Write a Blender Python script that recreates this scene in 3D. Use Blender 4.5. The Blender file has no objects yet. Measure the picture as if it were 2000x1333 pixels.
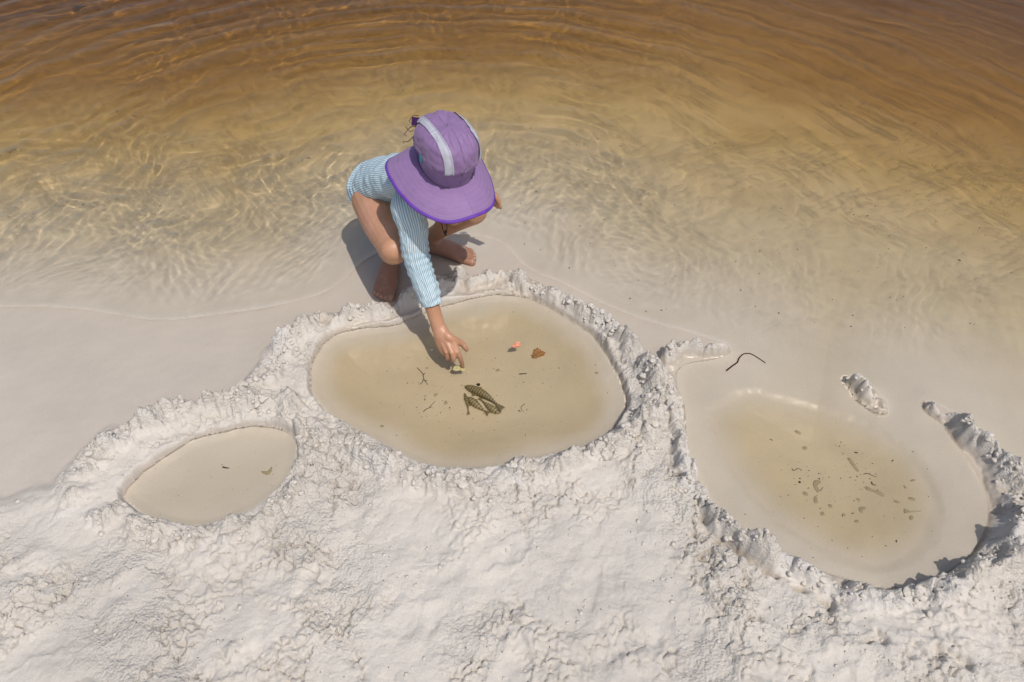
import bpy, bmesh, math, random
import numpy as np
from mathutils import Vector, Matrix, noise as mnoise

# ------------------------------------------------------------------ camera, sky, sun
sc = bpy.context.scene
COL = sc.collection
sc.render.engine = 'CYCLES'
CAM_H, CAM_P, CAM_F = 1.46, 47.0, 1500.0          # height (m), pitch below horizontal, focal length in px of a 2000 px frame
cd = bpy.data.cameras.new('camera')
cam = bpy.data.objects.new('camera', cd); COL.objects.link(cam); sc.camera = cam
cam.location = (0, 0, CAM_H)
cam.rotation_euler = (math.radians(90 - CAM_P), 0, 0)
cd.sensor_width = 36; cd.lens = CAM_F / 2000 * 36; cd.clip_start = .02; cd.clip_end = 500

SUN = Vector((.28, -.45, 1.0)).normalized()
wd = bpy.data.worlds.new('World'); sc.world = wd; wd.use_nodes = True
wn = wd.node_tree
sky = wn.nodes.new('ShaderNodeTexSky'); sky.sky_type = 'NISHITA'; sky.sun_disc = False
sky.sun_elevation = math.asin(SUN.z); sky.sun_rotation = math.atan2(SUN.x, SUN.y)
sky.air_density = 1.0; sky.dust_density = 3.0; sky.ozone_density = .8
wn.links.new(sky.outputs[0], wn.nodes['Background'].inputs[0])
wn.nodes['Background'].inputs[1].default_value = .105
sl = bpy.data.lights.new('sun', 'SUN'); sl.energy = 2.88; sl.angle = math.radians(.6); sl.color = (1, .95, .88)
so = bpy.data.objects.new('sun', sl); COL.objects.link(so)
so.rotation_euler = SUN.to_track_quat('Z', 'Y').to_euler(); so.location = SUN * 20
sl.cycles.is_caustics_light = True
sc.view_settings.view_transform = 'Standard'; sc.view_settings.look = 'None'
sc.view_settings.gamma = 1; sc.view_settings.use_curve_mapping = False
sc.view_settings.exposure = 0.0
sc.cycles.use_denoising = True
sc.cycles.max_bounces = 10; sc.cycles.transmission_bounces = 6; sc.cycles.glossy_bounces = 3
sc.cycles.caustics_refractive = True; sc.cycles.caustics_reflective = False
sc.cycles.sample_clamp_indirect = 4.0

# ------------------------------------------------------------------ helpers
_p = math.radians(CAM_P)
FW = np.array([0, math.cos(_p), -math.sin(_p)]); UP = np.array([0, math.sin(_p), math.cos(_p)])
def wp(x, y, z=0.0):
    """a spot of the photograph (2000 x 1333) at a given height above the water, as a place in metres"""
    d = FW + np.array([1., 0, 0]) * (x - 1000) / CAM_F - UP * (y - 666.5) / CAM_F
    return np.array([0, 0, CAM_H]) + d * ((z - CAM_H) / d[2])
def W2(pts, z=0.0): return np.array([wp(a[0], a[1], z)[:2] for a in pts])
def nrm(v): v = np.asarray(v, float); return v / (np.linalg.norm(v, axis=-1, keepdims=True) + 1e-12)
def sm(a, b, x): t = np.clip((x - a) / (b - a), 0, 1); return t * t * (3 - 2 * t)

def _hash(ix, iy, seed):
    h = (ix.astype(np.int64) * 374761393 + iy.astype(np.int64) * 668265263 + seed * 974634777) & 0xffffffff
    h = ((h ^ (h >> 13)) * 1274126177) & 0xffffffff
    return (h ^ (h >> 16)) & 0xffffffff
def perlin(x, y, seed=0):
    x0 = np.floor(x); y0 = np.floor(y); fx = x - x0; fy = y - y0
    def g(ix, iy, dx, dy):
        a = _hash(ix, iy, seed) * (2 * math.pi / 4294967296.0)
        return np.cos(a) * dx + np.sin(a) * dy
    u = fx * fx * fx * (fx * (fx * 6 - 15) + 10); v = fy * fy * fy * (fy * (fy * 6 - 15) + 10)
    a = g(x0, y0, fx, fy); b = g(x0 + 1, y0, fx - 1, fy); c = g(x0, y0 + 1, fx, fy - 1); d = g(x0 + 1, y0 + 1, fx - 1, fy - 1)
    return ((a + (b - a) * u) * (1 - v) + (c + (d - c) * u) * v) * 1.5
def worley(x, y, seed=0):
    x0 = np.floor(x); y0 = np.floor(y); f1 = np.full(x.shape, 9.); f2 = f1.copy(); idv = np.zeros(x.shape)
    for i in (-1, 0, 1):
        for j in (-1, 0, 1):
            h = _hash(x0 + i, y0 + j, seed)
            px = x0 + i + (h & 0xffff) / 65536.; py = y0 + j + (h >> 16) / 65536.
            d = np.hypot(px - x, py - y)
            m = d < f1
            f2 = np.where(m, f1, np.minimum(f2, d)); idv = np.where(m, (h & 0xfff) / 4096., idv); f1 = np.where(m, d, f1)
    return f1, f2, idv
def seg_dist(X, Y, P, vals=None, closed=False):
    """distance to a polyline, with values interpolated along it"""
    P = np.asarray(P, float); n = len(P); best = np.full(X.shape, 1e9); out = None if vals is None else [np.zeros(X.shape) for _ in vals[0]]
    for i in range(n if closed else n - 1):
        a = P[i]; b = P[(i + 1) % n]; ab = b - a; t = np.clip(((X - a[0]) * ab[0] + (Y - a[1]) * ab[1]) / (ab @ ab), 0, 1)
        d = np.hypot(X - a[0] - ab[0] * t, Y - a[1] - ab[1] * t); m = d < best; best = np.where(m, d, best)
        if out is not None:
            for k in range(len(out)): out[k] = np.where(m, vals[i][k] * (1 - t) + vals[(i + 1) % n][k] * t, out[k])
    return (best, out) if out is not None else best
def inside(X, Y, P):
    c = np.zeros(X.shape, bool); n = len(P)
    for i in range(n):
        a = P[i]; b = P[(i + 1) % n]
        if a[1] == b[1]: continue
        m = ((a[1] > Y) != (b[1] > Y)) & (X < (b[0] - a[0]) * (Y - a[1]) / (b[1] - a[1]) + a[0]); c ^= m
    return c
def sdf(X, Y, P): d = seg_dist(X, Y, P, closed=True); return np.where(inside(X, Y, P), d, -d)
def smooth_closed(P, n=4):
    P = np.asarray(P, float)
    out = []
    N = len(P)
    for i in range(N):
        p0, p1, p2, p3 = P[i - 1], P[i], P[(i + 1) % N], P[(i + 2) % N]
        for k in range(n):
            t = k / n
            out.append(.5 * ((2 * p1) + (-p0 + p2) * t + (2 * p0 - 5 * p1 + 4 * p2 - p3) * t * t + (-p0 + 3 * p1 - 3 * p2 + p3) * t ** 3))
    return np.array(out)
def catmull(P, n):
    """open Catmull-Rom through rows of P, n samples in all"""
    P = np.asarray(P, float); Q = np.vstack([2 * P[0] - P[1], P, 2 * P[-1] - P[-2]]); out = []
    for s in np.linspace(0, len(P) - 1 - 1e-9, n):
        i = int(s); t = s - i; p0, p1, p2, p3 = Q[i], Q[i + 1], Q[i + 2], Q[i + 3]
        out.append(.5 * ((2 * p1) + (-p0 + p2) * t + (2 * p0 - 5 * p1 + 4 * p2 - p3) * t * t + (-p0 + 3 * p1 - 3 * p2 + p3) * t ** 3))
    return np.array(out)

def mesh_np(name, V, F, smooth=True):
    """F: (n,3) or (n,4) array"""
    V = np.asarray(V, np.float32); F = np.asarray(F, np.int32)
    me = bpy.data.meshes.new(name); me.vertices.add(len(V)); me.vertices.foreach_set('co', V.ravel())
    me.loops.add(F.size); me.loops.foreach_set('vertex_index', F.ravel())
    me.polygons.add(len(F)); me.polygons.foreach_set('loop_start', np.arange(0, F.size, F.shape[1], dtype=np.int32))
    me.update(calc_edges=True)
    if smooth: me.shade_smooth()
    return me
def obj(name, me, mat=None, parent=None):
    o = bpy.data.objects.new(name, me); COL.objects.link(o)
    if mat is not None: me.materials.append(mat)
    if parent is not None: o.parent = parent
    return o
def tag(o, label=None, cat=None, group=None, kind=None):
    if label: o['label'] = label
    if cat: o['category'] = cat
    if group: o['group'] = group
    if kind: o['kind'] = kind
    return o
def recentre(o, loc):
    """give a world-built mesh its own origin"""
    loc = Vector(loc); o.data.transform(Matrix.Translation(-loc)); o.location = loc; return o
def fattr(me, name, a):
    at = me.attributes.new(name, 'FLOAT', 'POINT'); at.data.foreach_set('value', np.asarray(a, np.float32).ravel())
def cattr(me, name, a):
    a = np.asarray(a, np.float32); a = np.hstack([a, np.ones((len(a), 1), np.float32)])
    at = me.attributes.new(name, 'FLOAT_COLOR', 'POINT'); at.data.foreach_set('color', a.ravel())
def recv(o): o.cycles.is_caustics_receiver = True; return o

class NT:
    """small node builder"""
    def __init__(s, name):
        s.m = bpy.data.materials.new(name); s.m.use_nodes = True; s.t = s.m.node_tree
        s.b = s.t.nodes['Principled BSDF']
    def n(s, kind, **kw):
        nd = s.t.nodes.new('ShaderNode' + kind)
        for k, v in kw.items():
            if k.startswith('_'): setattr(nd, k[1:], v)
            else: nd.inputs[k.replace('__', ' ')].default_value = v
        return nd
    def l(s, a, b): s.t.links.new(a, b)
    def attr(s, name): return s.n('Attribute', _attribute_name=name)
    def ramp(s, fac, stops):
        r = s.n('ValToRGB'); e = r.color_ramp.elements
        while len(e) < len(stops): e.new(.5)
        for q, (p, c) in zip(e, stops): q.position = p; q.color = (*c, 1) if len(c) == 3 else c
        s.l(fac, r.inputs[0]); return r
    def mix(s, a, b, f, mode='MIX'):
        m = s.n('Mix', _data_type='RGBA', _blend_type=mode)
        for x, i in ((f, 0), (a, 6), (b, 7)):
            if hasattr(x, 'links') or hasattr(x, 'is_linked'): s.l(x, m.inputs[i])
            elif i == 0: m.inputs[0].default_value = x
            else: m.inputs[i].default_value = (*x, 1)
        return m.outputs[2]
    def math(s, op, a, b=None, c=None):
        m = s.n('Math', _operation=op)
        for i, x in enumerate((a, b, c)):
            if x is None: continue
            if hasattr(x, 'is_linked'): s.l(x, m.inputs[i])
            else: m.inputs[i].default_value = x
        return m.outputs[0]
def simple(name, col, rough=.7, noise=0, scale=40, bump=0, bscale=200, spec=.3, sss=0, bdist=.002):
    k = NT(name); b = k.b
    b.inputs['Roughness'].default_value = rough; b.inputs['Specular IOR Level'].default_value = spec
    b.inputs['Base Color'].default_value = (*col, 1)
    tc = k.n('TexCoord')
    if noise:
        nz = k.n('TexNoise', Scale=scale, Detail=5.0); k.l(tc.outputs['Object'], nz.inputs[0])
        r = k.ramp(nz.outputs[0], [(.3, tuple(c * (1 - noise) for c in col)), (.7, tuple(min(1, c * (1 + noise)) for c in col))])
        k.l(r.outputs[0], b.inputs['Base Color'])
    if bump:
        nz = k.n('TexNoise', Scale=bscale, Detail=4.0); k.l(tc.outputs['Object'], nz.inputs[0])
        bp = k.n('Bump', Strength=bump, Distance=bdist); k.l(nz.outputs[0], bp.inputs['Height']); k.l(bp.outputs[0], b.inputs['Normal'])
    if sss:
        b.inputs['Subsurface Weight'].default_value = sss; b.inputs['Subsurface Scale'].default_value = .004
    return k.m

# ------------------------------------------------------------------ the lie of the land
MID = smooth_closed(W2([(603,740),(612,690),(650,652),(700,640),(780,628),(850,600),(920,581),(1000,573),(1060,590),(1110,618),(1160,655),(1195,705),(1222,755),(1226,800),(1200,842),(1140,878),(1060,900),(1000,914),(930,924),(850,918),(790,895),(740,865),(680,838),(640,810),(612,780)]))
LEFT = smooth_closed(W2([(235,970),(262,935),(320,888),(400,848),(480,830),(545,832),(578,852),(583,890),(575,925),(540,965),(490,1000),(430,1024),(370,1033),(310,1020),(262,1000)]))
RIGHT = smooth_closed(W2([(1352,740),(1338,820),(1342,880),(1370,950),(1425,1020),(1500,1075),(1600,1112),(1700,1142),(1780,1150),(1850,1122),(1905,1080),(1934,1020),(1925,950),(1882,880),(1840,826),(1790,800),(1740,800),(1650,765),(1560,740),(1450,725)]))
RIGHT_DEEP = smooth_closed(W2([(1385,800),(1400,860),(1440,930),(1500,1000),(1580,1060),(1660,1100),(1740,1105),(1810,1070),(1840,1010),(1830,940),(1790,880),(1720,830),(1650,800),(1560,775),(1460,755)]))
DRY = W2([(-900,1000),(-300,990),(0,985),(120,950),(190,890),(280,825),(400,795),(500,770),(550,690),(600,640),(700,640),(800,612),(880,572),(920,575),(1000,560),(1100,600),(1190,660),(1270,720),(1345,790),(1335,900),(1390,1030),(1560,1140),(1750,1180),(1890,1130),(1975,1040),(2100,1010),(2600,1100)])
DRY = np.vstack([DRY, [[6, -4], [-6, -4]]])
SHORE = W2([(-2500,640),(-600,620),(-100,600),(0,596),(150,600),(300,622),(420,612),(560,590),(650,560),(720,500),(800,470),(900,455),(980,470),(1030,520),(1100,550),(1180,590),(1270,625),(1345,645),(1400,662),(1424,672),(1428,688),(1400,700),(1350,708),(1326,722),(1326,750),(1334,785),(1338,820),(1342,880),(1370,950),(1425,1020),(1500,1075),(1600,1112),(1700,1142),(1780,1150),(1850,1122),(1905,1080),(1934,1020),(1925,950),(1882,880),(1840,826),(1808,800),(1812,782),(1860,800),(1920,850),(1975,905),(2030,950),(2110,985),(2400,1100),(4000,1500)])
SHORE = catmull(SHORE, len(SHORE) * 3)
LAKE = np.vstack([SHORE, [[80, -5], [80, 90], [-80, 90]]])
# ridges: (px, py, height, half width)
RIDGES = [
 [(130,985,.012,.030),(160,930,.020,.034),(205,885,.028,.034),(262,850,.036,.032),(320,820,.040,.032),(385,805,.034,.028),(430,800,.028,.024),(490,792,.034,.026),(545,800,.036,.026),(578,820,.034,.024)],
 [(470,800,.030,.026),(520,750,.036,.034),(545,700,.034,.032),(575,665,.034,.028),(620,632,.030,.024),(680,620,.034,.022),(745,610,.034,.020),(800,588,.034,.026),(850,572,.034,.028),(890,552,.032,.026),(905,540,.020,.02)],
 [(925,556,.018,.018),(950,547,.022,.018),(985,550,.026,.02),(1020,552,.036,.022),(1060,572,.032,.02),(1095,588,.026,.018),(1130,610,.032,.02),(1165,632,.030,.022),(1195,655,.040,.026),(1225,690,.044,.028),(1250,720,.046,.03),(1270,770,.042,.034),(1275,830,.036,.036),(1240,880,.030,.036)],
 [(575,800,.030,.024),(600,830,.034,.024),(640,860,.036,.03),(700,890,.034,.034),(770,925,.034,.034),(850,950,.026,.03),(930,955,.022,.026),(1020,935,.024,.026),(1100,918,.026,.028),(1180,890,.030,.03),(1240,860,.034,.03)],
 [(590,850,.030,.024),(610,900,.028,.024),(600,950,.022,.024),(560,1000,.022,.026),(500,1035,.022,.026),(430,1060,.020,.028),(360,1065,.020,.028),(290,1050,.018,.028),(220,1020,.018,.03),(160,990,.016,.03)],
 [(1270,720,.036,.03),(1310,780,.030,.03),(1325,840,.026,.024),(1328,890,.030,.022),(1345,950,.040,.022),(1390,1010,.044,.024),(1440,1060,.046,.024),(1500,1095,.042,.026),(1570,1125,.040,.026),(1640,1155,.036,.028),(1720,1180,.028,.028),(1790,1175,.030,.026),(1850,1155,.042,.028),(1900,1130,.050,.03),(1950,1090,.054,.032),(1985,1040,.052,.032),(1990,985,.050,.03),(1962,930,.048,.026),(1930,885,.044,.022),(1890,850,.038,.018),(1855,820,.030,.015),(1820,800,.020,.012)],
 [(1990,1040,.050,.04),(2060,1000,.050,.05),(2200,1000,.05,.06)],
 [(1300,700,.028,.018),(1330,680,.026,.016),(1370,686,.018,.012),(1410,683,.012,.008)],
 [(1660,738,.006,.014),(1682,752,.013,.018),(1702,770,.015,.017),(1720,790,.008,.012)],
]
# dents and scuffs pressed into the damp sand: px, py, half length, half width, turn, depth
DENTS = [(1262,1010,.05,.03,.1,.007),(1215,1268,.075,.035,.35,.009),(620,1135,.06,.03,.6,.008),(250,1165,.08,.035,.2,.008),(430,1125,.05,.03,-.3,.007),(800,1215,.08,.035,.2,.008),
 (1510,1200,.05,.03,-.5,.008),(1140,1165,.07,.03,1.2,.008),(1000,1290,.06,.03,.9,.009),(1700,1235,.07,.03,-.4,.008),(480,1285,.08,.03,.5,.009),(80,1265,.06,.03,.6,.008),(1370,1215,.05,.028,1.0,.008),(980,1090,.07,.025,.7,.007),(1900,1240,.06,.03,-.5,.009),(690,1010,.05,.025,1.1,.007),(60,1120,.06,.03,.3,.006),(1620,1300,.05,.025,.2,.008)]

def ground(X, Y, detail=True):
    """height above the water and a few masks for every point"""
    wx = perlin(X * 14, Y * 14, 3) * .014 + perlin(X * 45, Y * 45, 5) * .0045
    wy = perlin(X * 14, Y * 14, 4) * .014 + perlin(X * 45, Y * 45, 6) * .0045
    near = (Y < 1.95) & (Y > -.2) & (np.abs(X) < 2.2)
    # lake bed, sloping away
    dl = sdf(X, Y, LAKE)
    d = np.maximum(dl, 0) ; bed = -(.0095 + .075 * d + .030 * d * d) ; bed = np.maximum(bed, -1.6)
    bed += perlin(X * 5, Y * 5, 11) * .012 * sm(.1, .8, d) + perlin(X * 22, Y * 11, 12) * .0012; bed = np.minimum(bed, -.0096)
    shelf = -.0100 + .0105 * sm(-.03, -.40, dl + .10 * perlin(X * 2.3, Y * 2.3, 14)) + perlin(X * 6, Y * 6, 13) * .0014 * sm(-.02, -.2, dl)
    z = np.where(dl > 0, bed, np.minimum(shelf, .002) - .0 * dl); z = np.where(dl <= 0, z + .0005 * sm(-.05, 0, dl), z); underwater = sm(-.004, .003, dl)
    # dry field
    dd = sdf(X + wx, Y + wy, DRY)
    field = .017 + .006 * perlin(X * 3.2, Y * 3.2, 21) + .007 * perlin(X * 8, Y * 8, 22) + .004 * np.abs(perlin(X * 17, Y * 17, 23)) + .02 * sm(1.0, .2, Y)
    fmask = sm(-.03, .05, dd)
    z = z * (1 - fmask) + field * fmask
    rough = fmask * (.55 + .45 * sm(-.2, .4, perlin(X * 3.7 + 4, Y * 3.7, 24)))
    ridge = np.zeros_like(X); crest = np.zeros_like(X)
    ISL = np.zeros_like(X)
    for i, R in enumerate(RIDGES):
        P = W2(R, .0); 
        dr, (hh, ww) = seg_dist(X[near] + wx[near], Y[near] + wy[near], P, [(a[2], a[3]) for a in R])
        hh = hh * np.clip(.90 + .95 * perlin(X[near] * 15, Y[near] * 15, 30 + i), .30, 1.4); ww = ww * (1 + .45 * perlin(X[near] * 11, Y[near] * 11, 230 + i))
        q = dr / (ww * 1.3)
        pr = hh * (1 - sm(.15, 1.25, q))
        if i >= len(RIDGES) - 2: ISL[near] = np.maximum(ISL[near], (hh + .010) * (1 - sm(.2, 1.25, q)))
        cur = ridge[near]; s = cur + pr - cur * pr / .05 * .5; ridge[near] = np.maximum(np.maximum(cur, pr), np.minimum(s, np.maximum(cur, pr) * 1.12))
        crest[near] = np.maximum(crest[near], (1 - sm(.35, 1.45, q)) * sm(0, .02, hh))
    zr = np.maximum(z, 0) ; z = np.where(ridge > 0, np.maximum(z, z * .6 + ridge), z)
    z = z * (1 - underwater) + bed * underwater; ISL = ISL * np.clip(.85 + .9 * perlin(X * 38, Y * 38, 96) + .25 * perlin(X * 90, Y * 90, 97), 0, 1.4); z = np.maximum(z, np.where(ISL > .0005, -.010 + ISL * 1.15, -9))
    isl = sm(.004, .012, ISL); rough = np.maximum(np.maximum(rough, crest * .95) * (1 - underwater), isl * .4); crest = crest * np.maximum(1 - underwater, isl)
    # pools hollowed out
    pool = np.full(X.shape, -1.)
    for P, depth, reach in ((MID, .045, .16), (LEFT, .022, .12)):
        s = np.full(X.shape, -1.); s[near] = sdf(X[near] + wx[near] * .35, Y[near] + wy[near] * .35, P)
        floor = -.0095 - .006 * sm(.0, .03, s) - (depth - .015) * sm(.02, reach, s) + .0015 * perlin(X * 9, Y * 9, 41)
        floor = np.minimum(floor, -.0100)
        t = sm(-.004, .005, s)
        z = z * (1 - t) + floor * t; rough = rough * (1 - t); crest = crest * (1 - t); pool = np.maximum(pool, s)
    s2 = np.full(X.shape, -1.); s2[near] = sdf(X[near] + wx[near] * .5, Y[near] + wy[near] * .5, RIGHT_DEEP)
    z -= .006 * sm(-.012, .02, s2) + .018 * sm(.02, .18, s2)
    FA = np.array([-.348, 1.60]); FB = np.array([-.350, 1.515]); df = seg_dist(X, Y, [FA, FB]); t = sm(.055, .034, df); z = z * (1 - t) + np.minimum(z, -.003) * t; rough = rough * (1 - t); crest = crest * (1 - t)
    for a in DENTS:
        c = wp(a[0], a[1], .02); ca, sa = math.cos(a[4]), math.sin(a[4]); u = ((X - c[0]) * ca + (Y - c[1]) * sa + wx * 1.5) / a[2]; v = (-(X - c[0]) * sa + (Y - c[1]) * ca + wy * 1.5) / a[3]
        r = np.hypot(u, v) + .35 * perlin(X * 28, Y * 28, 77); z -= a[5] * .42 * (1 - sm(.35, 1.05, r)) - a[5] * .22 * np.exp(-((r - 1.15) / .14) ** 2) * sm(-.4, .4, perlin(X * 14, Y * 14, 78)); rough = rough * (1 - .35 * (1 - sm(.6, 1, r)))
    if detail:
        m = rough > .01
        x, y = X[m], Y[m]; r = rough[m]; cr = crest[m]
        x = x + perlin(x * 60, y * 60, 51) * .003; y = y + perlin(x * 60, y * 60, 52) * .003
        f1, f2, idv = worley(x * 34, y * 34, 53)
        g1, g2, idg = worley(x * 85, y * 85, 54)
        band = 1 - sm(.03, .27, np.abs(perlin(x * 4.2, y * 4.2, 56) + .45 * perlin(x * 11, y * 11, 55)))      # torn seams between smeared plates
        patch = np.maximum(band * sm(-.25, .25, perlin(x * 3, y * 3, 65)), sm(.12, .45, perlin(x * 6, y * 6, 64)))
        k1 = np.maximum(patch * .75, cr)
        crumb = (.012 * (idv - .35) * sm(.0, .34, f2 - f1) + .006 * np.clip(f2 - f1, 0, .5)) * np.maximum(patch * .5, cr)
        crumb += .0050 * ((idg - .45) * sm(0, .3, g2 - g1) + .4 * (g2 - g1)) * np.maximum(patch * .9, cr)
        t = perlin(x * 8, y * 10, 57) + .5 * perlin(x * 21, y * 23, 58) + .3 * perlin(x * 55, y * 55, 66)
        fr = (t * 2.6) % 1
        ledge = (np.floor(t * 2.6) + sm(.0, .09, fr) - .6 * fr) * .0060 * (.22 + .78 * patch)
        bil = (np.abs(perlin(x * 40, y * 40, 59)) * .006 + perlin(x * 110, y * 110, 60) * .0020) * (.06 + 1.0 * patch)
        crack = -.0125 * sm(.88, 1.0, 1 - np.abs(perlin(x * 13 + 3, y * 13, 69) + .5 * perlin(x * 36, y * 36, 71)) * 1.6) * sm(.1, .8, patch + cr * .6)
        lump = (perlin(x * 24, y * 24, 73) * .012 + np.abs(perlin(x * 48, y * 48, 74)) * .010) * cr + perlin(x * 8, y * 8, 75) * .006 + np.abs(perlin(x * 15, y * 13, 76)) * .008
        z[m] += (crumb + bil * (.6 + cr) + lump + crack) * r * 1.15 + ledge * r
        # pits along the outer foot of the right-hand bank
        Pc = W2([(1300,895),(1330,950),(1365,1010),(1410,1065),(1450,1095),(1500,1125),(1560,1160),(1620,1190)])
        Pd = W2([(1640,1275),(1700,1262),(1760,1290),(1830,1285),(1880,1310)]); de = seg_dist(x + perlin(x * 30, y * 30, 261) * .016, y + perlin(x * 30, y * 30, 262) * .016, Pd)
        z[m] -= .018 * (1 - sm(.003, .014, de)) * sm(-.3, .3, perlin(x * 22, y * 22, 263)); z[m] += .010 * np.exp(-(de / .05) ** 2)
        dc = seg_dist(x + perlin(x * 30, y * 30, 61) * .012, y + perlin(x * 30, y * 30, 62) * .012, Pc)
        z[m] -= .024 * (1 - sm(.003, .017, dc)) * sm(-.5, .3, perlin(x * 25, y * 25, 63))
    # small smooth relief where it is wet
    wet = 1 - sm(.0, .05, rough)
    z += wet * perlin(X * 35, Y * 35, 70) * .0005 * sm(-.3, .0, -dl)
    return z, rough, crest, dl, pool

def axis(core0, core1, step, far, grow=1.35, more=()):
    a = list(np.arange(core0, core1, step)); s = step; x = a[-1]
    for lim, st in more:
        while x < lim: s = min(s * 1.03, st); x += s; a.append(x)
    while x < far: s *= grow; x += s; a.append(x)
    return a
xs = axis(0, 1.42, .0029, 70.); xs = np.array([-v for v in xs[:0:-1]] + xs)
ys = axis(.46, 1.80, .0029, 85., more=((3.7, .016),)); lo = [.46]; s = .004
while lo[-1] > -30: s *= 1.35; lo.append(lo[-1] - s)
ys = np.array(lo[:0:-1] + ys)
GX, GY = np.meshgrid(xs, ys)
GZ, ROUGH, CREST, DL, POOL = ground(GX, GY)
HX = GX + ROUGH * (perlin(GX * 70, GY * 70, 301) * .0050 + perlin(GX * 28, GY * 28, 303) * .0036 * CREST)
HY = GY + ROUGH * (perlin(GX * 70, GY * 70, 302) * .0050 + perlin(GX * 28, GY * 28, 304) * .0036 * CREST)
V = np.stack([HX, HY, GZ], -1).reshape(-1, 3)
ii = np.arange(GX.size).reshape(GX.shape)
Fq = np.stack([ii[:-1, :-1], ii[:-1, 1:], ii[1:, 1:], ii[1:, :-1]], -1).reshape(-1, 4)
gme = mesh_np('sand_ground', V, Fq)

# colour of the sand: pale quartz, the water's brown depth tint painted into it
def lerp(a, b, t): return a + (b - a) * t[..., None]
depth = np.maximum(-GZ, 0)
blot = perlin(GX * 2.2, GY * 3, 81) * .5 + perlin(GX * 6, GY * 9, 82) * .3
dry_c = np.array([.600, .558, .503]); wet_c = np.array([.482, .432, .380]); sub_c = np.array([.83, .765, .68])  # submerged tone raised to make up for light lost under water
c1 = np.array([.74, .625, .43]); c2 = np.array([.66, .465, .195]); c3 = np.array([.42, .225, .050]); c4 = np.array([.23, .105, .018])  # brown absorption of the water by depth, put into the bed colour
C = np.broadcast_to(dry_c, GX.shape + (3,)).copy()
wetm = sm(.012, .002, GZ); C = lerp(C, wet_c, wetm); C = lerp(C, np.array([.462, .405, .335]), wetm * sm(-.45, .0, DL) * .8)
dk = np.maximum(DL, 0) * (1 + .12 * blot) * (1 - .20 * sm(.0, 1.0, GX))
WT = ((DL > .0005) | ((POOL > -.02) & (GZ < -.0083))).astype(float); WS = WT.copy()                     # where sunlight passes the surface: sand painted paler to offset light lost there
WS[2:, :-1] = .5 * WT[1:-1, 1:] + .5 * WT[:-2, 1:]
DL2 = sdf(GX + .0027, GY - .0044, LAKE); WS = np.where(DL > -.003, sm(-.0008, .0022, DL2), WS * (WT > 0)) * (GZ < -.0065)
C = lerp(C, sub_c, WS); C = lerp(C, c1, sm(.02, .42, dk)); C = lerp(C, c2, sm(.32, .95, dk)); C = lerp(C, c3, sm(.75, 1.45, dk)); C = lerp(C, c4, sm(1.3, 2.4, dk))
pc = np.array([.745, .625, .425])  # water tint of the deeper pool floors, painted into the sand
RD = np.full(GX.shape, -1.); LFT = np.full(GX.shape, -1.); nb_ = (GY < 1.95) & (GY > .3) & (np.abs(GX) < 2); RD[nb_] = sdf(GX[nb_], GY[nb_], RIGHT_DEEP); LFT[nb_] = sdf(GX[nb_], GY[nb_], LEFT)
pm = np.maximum(sm(.009, .028, depth + .005 * blot) * (POOL > 0) * (1 - .65 * (LFT > -.02)), sm(-.03, .09, RD + .02 * blot)) * .95
C = lerp(C, pc, pm)
pm2 = sm(.0, .02, POOL) * (1 - sm(.02, .07, POOL))
C = C * (1 + .05 * pm2[..., None] * 0)
mot = 1 + .045 * perlin(GX * 28, GY * 28, 87) * (ROUGH > .02) + .05 * sm(-.1, .5, perlin(GX * 2.6, GY * 2.6, 86)) * (ROUGH > .02) * -1.2 + .05 * perlin(GX * 4, GY * 4, 83) + .035 * perlin(GX * 13, GY * 13, 84)
C = C * mot[..., None]
white = sm(.15, .45, perlin(GX * 6 + 9, GY * 7, 85)) * CREST; C = lerp(C, np.array([.66, .63, .60]), white * .6)
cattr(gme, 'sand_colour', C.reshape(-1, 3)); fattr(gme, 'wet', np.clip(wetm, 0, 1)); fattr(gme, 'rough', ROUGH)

k = NT('damp_white_sand')
ca = k.attr('sand_colour'); wa = k.attr('wet'); ra = k.attr('rough'); geo = k.n('NewGeometry')
n1 = k.n('TexNoise', Scale=420., Detail=3., Roughness=.7); k.l(geo.outputs['Position'], n1.inputs[0])
n2 = k.n('TexNoise', Scale=75., Detail=8., Roughness=.72); k.l(geo.outputs['Position'], n2.inputs[0])
r1 = k.ramp(n1.outputs[0], [(.25, (.90, .90, .90)), (.75, (1.08, 1.08, 1.08))])
col = k.mix(ca.outputs[0], r1.outputs[0], 1.0, 'MULTIPLY')
k.l(col, k.b.inputs['Base Color'])
rr = k.n('MapRange'); k.l(wa.outputs['Fac'], rr.inputs[0]); rr.inputs[3].default_value = .92; rr.inputs[4].default_value = .26
k.l(rr.outputs[0], k.b.inputs['Roughness']); k.b.inputs['Specular IOR Level'].default_value = .35
amp = k.math('MULTIPLY_ADD', ra.outputs['Fac'], .85, k.math('MULTIPLY_ADD', wa.outputs['Fac'], -.30, .38))
vo = k.n('TexVoronoi', Scale=170., _feature='F1'); k.l(geo.outputs['Position'], vo.inputs['Vector'])
hgt = k.math('ADD', k.math('MULTIPLY', k.math('MULTIPLY', vo.outputs[0], k.math('POWER', ra.outputs['Fac'], 3.0)), -.7), k.math('ADD', k.math('MULTIPLY', n2.outputs[0], 1.0), k.math('MULTIPLY', n1.outputs[0], .35)))
bp = k.n('Bump', Distance=.0038); k.l(amp, bp.inputs['Strength']); k.l(hgt, bp.inputs['Height']); k.l(bp.outputs[0], k.b.inputs['Normal'])
SAND = k.m
go = recv(obj('sand_ground', gme, SAND)); tag(go, 'pale damp sand shore with low crumbly banks around three pools', kind='structure')

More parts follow.
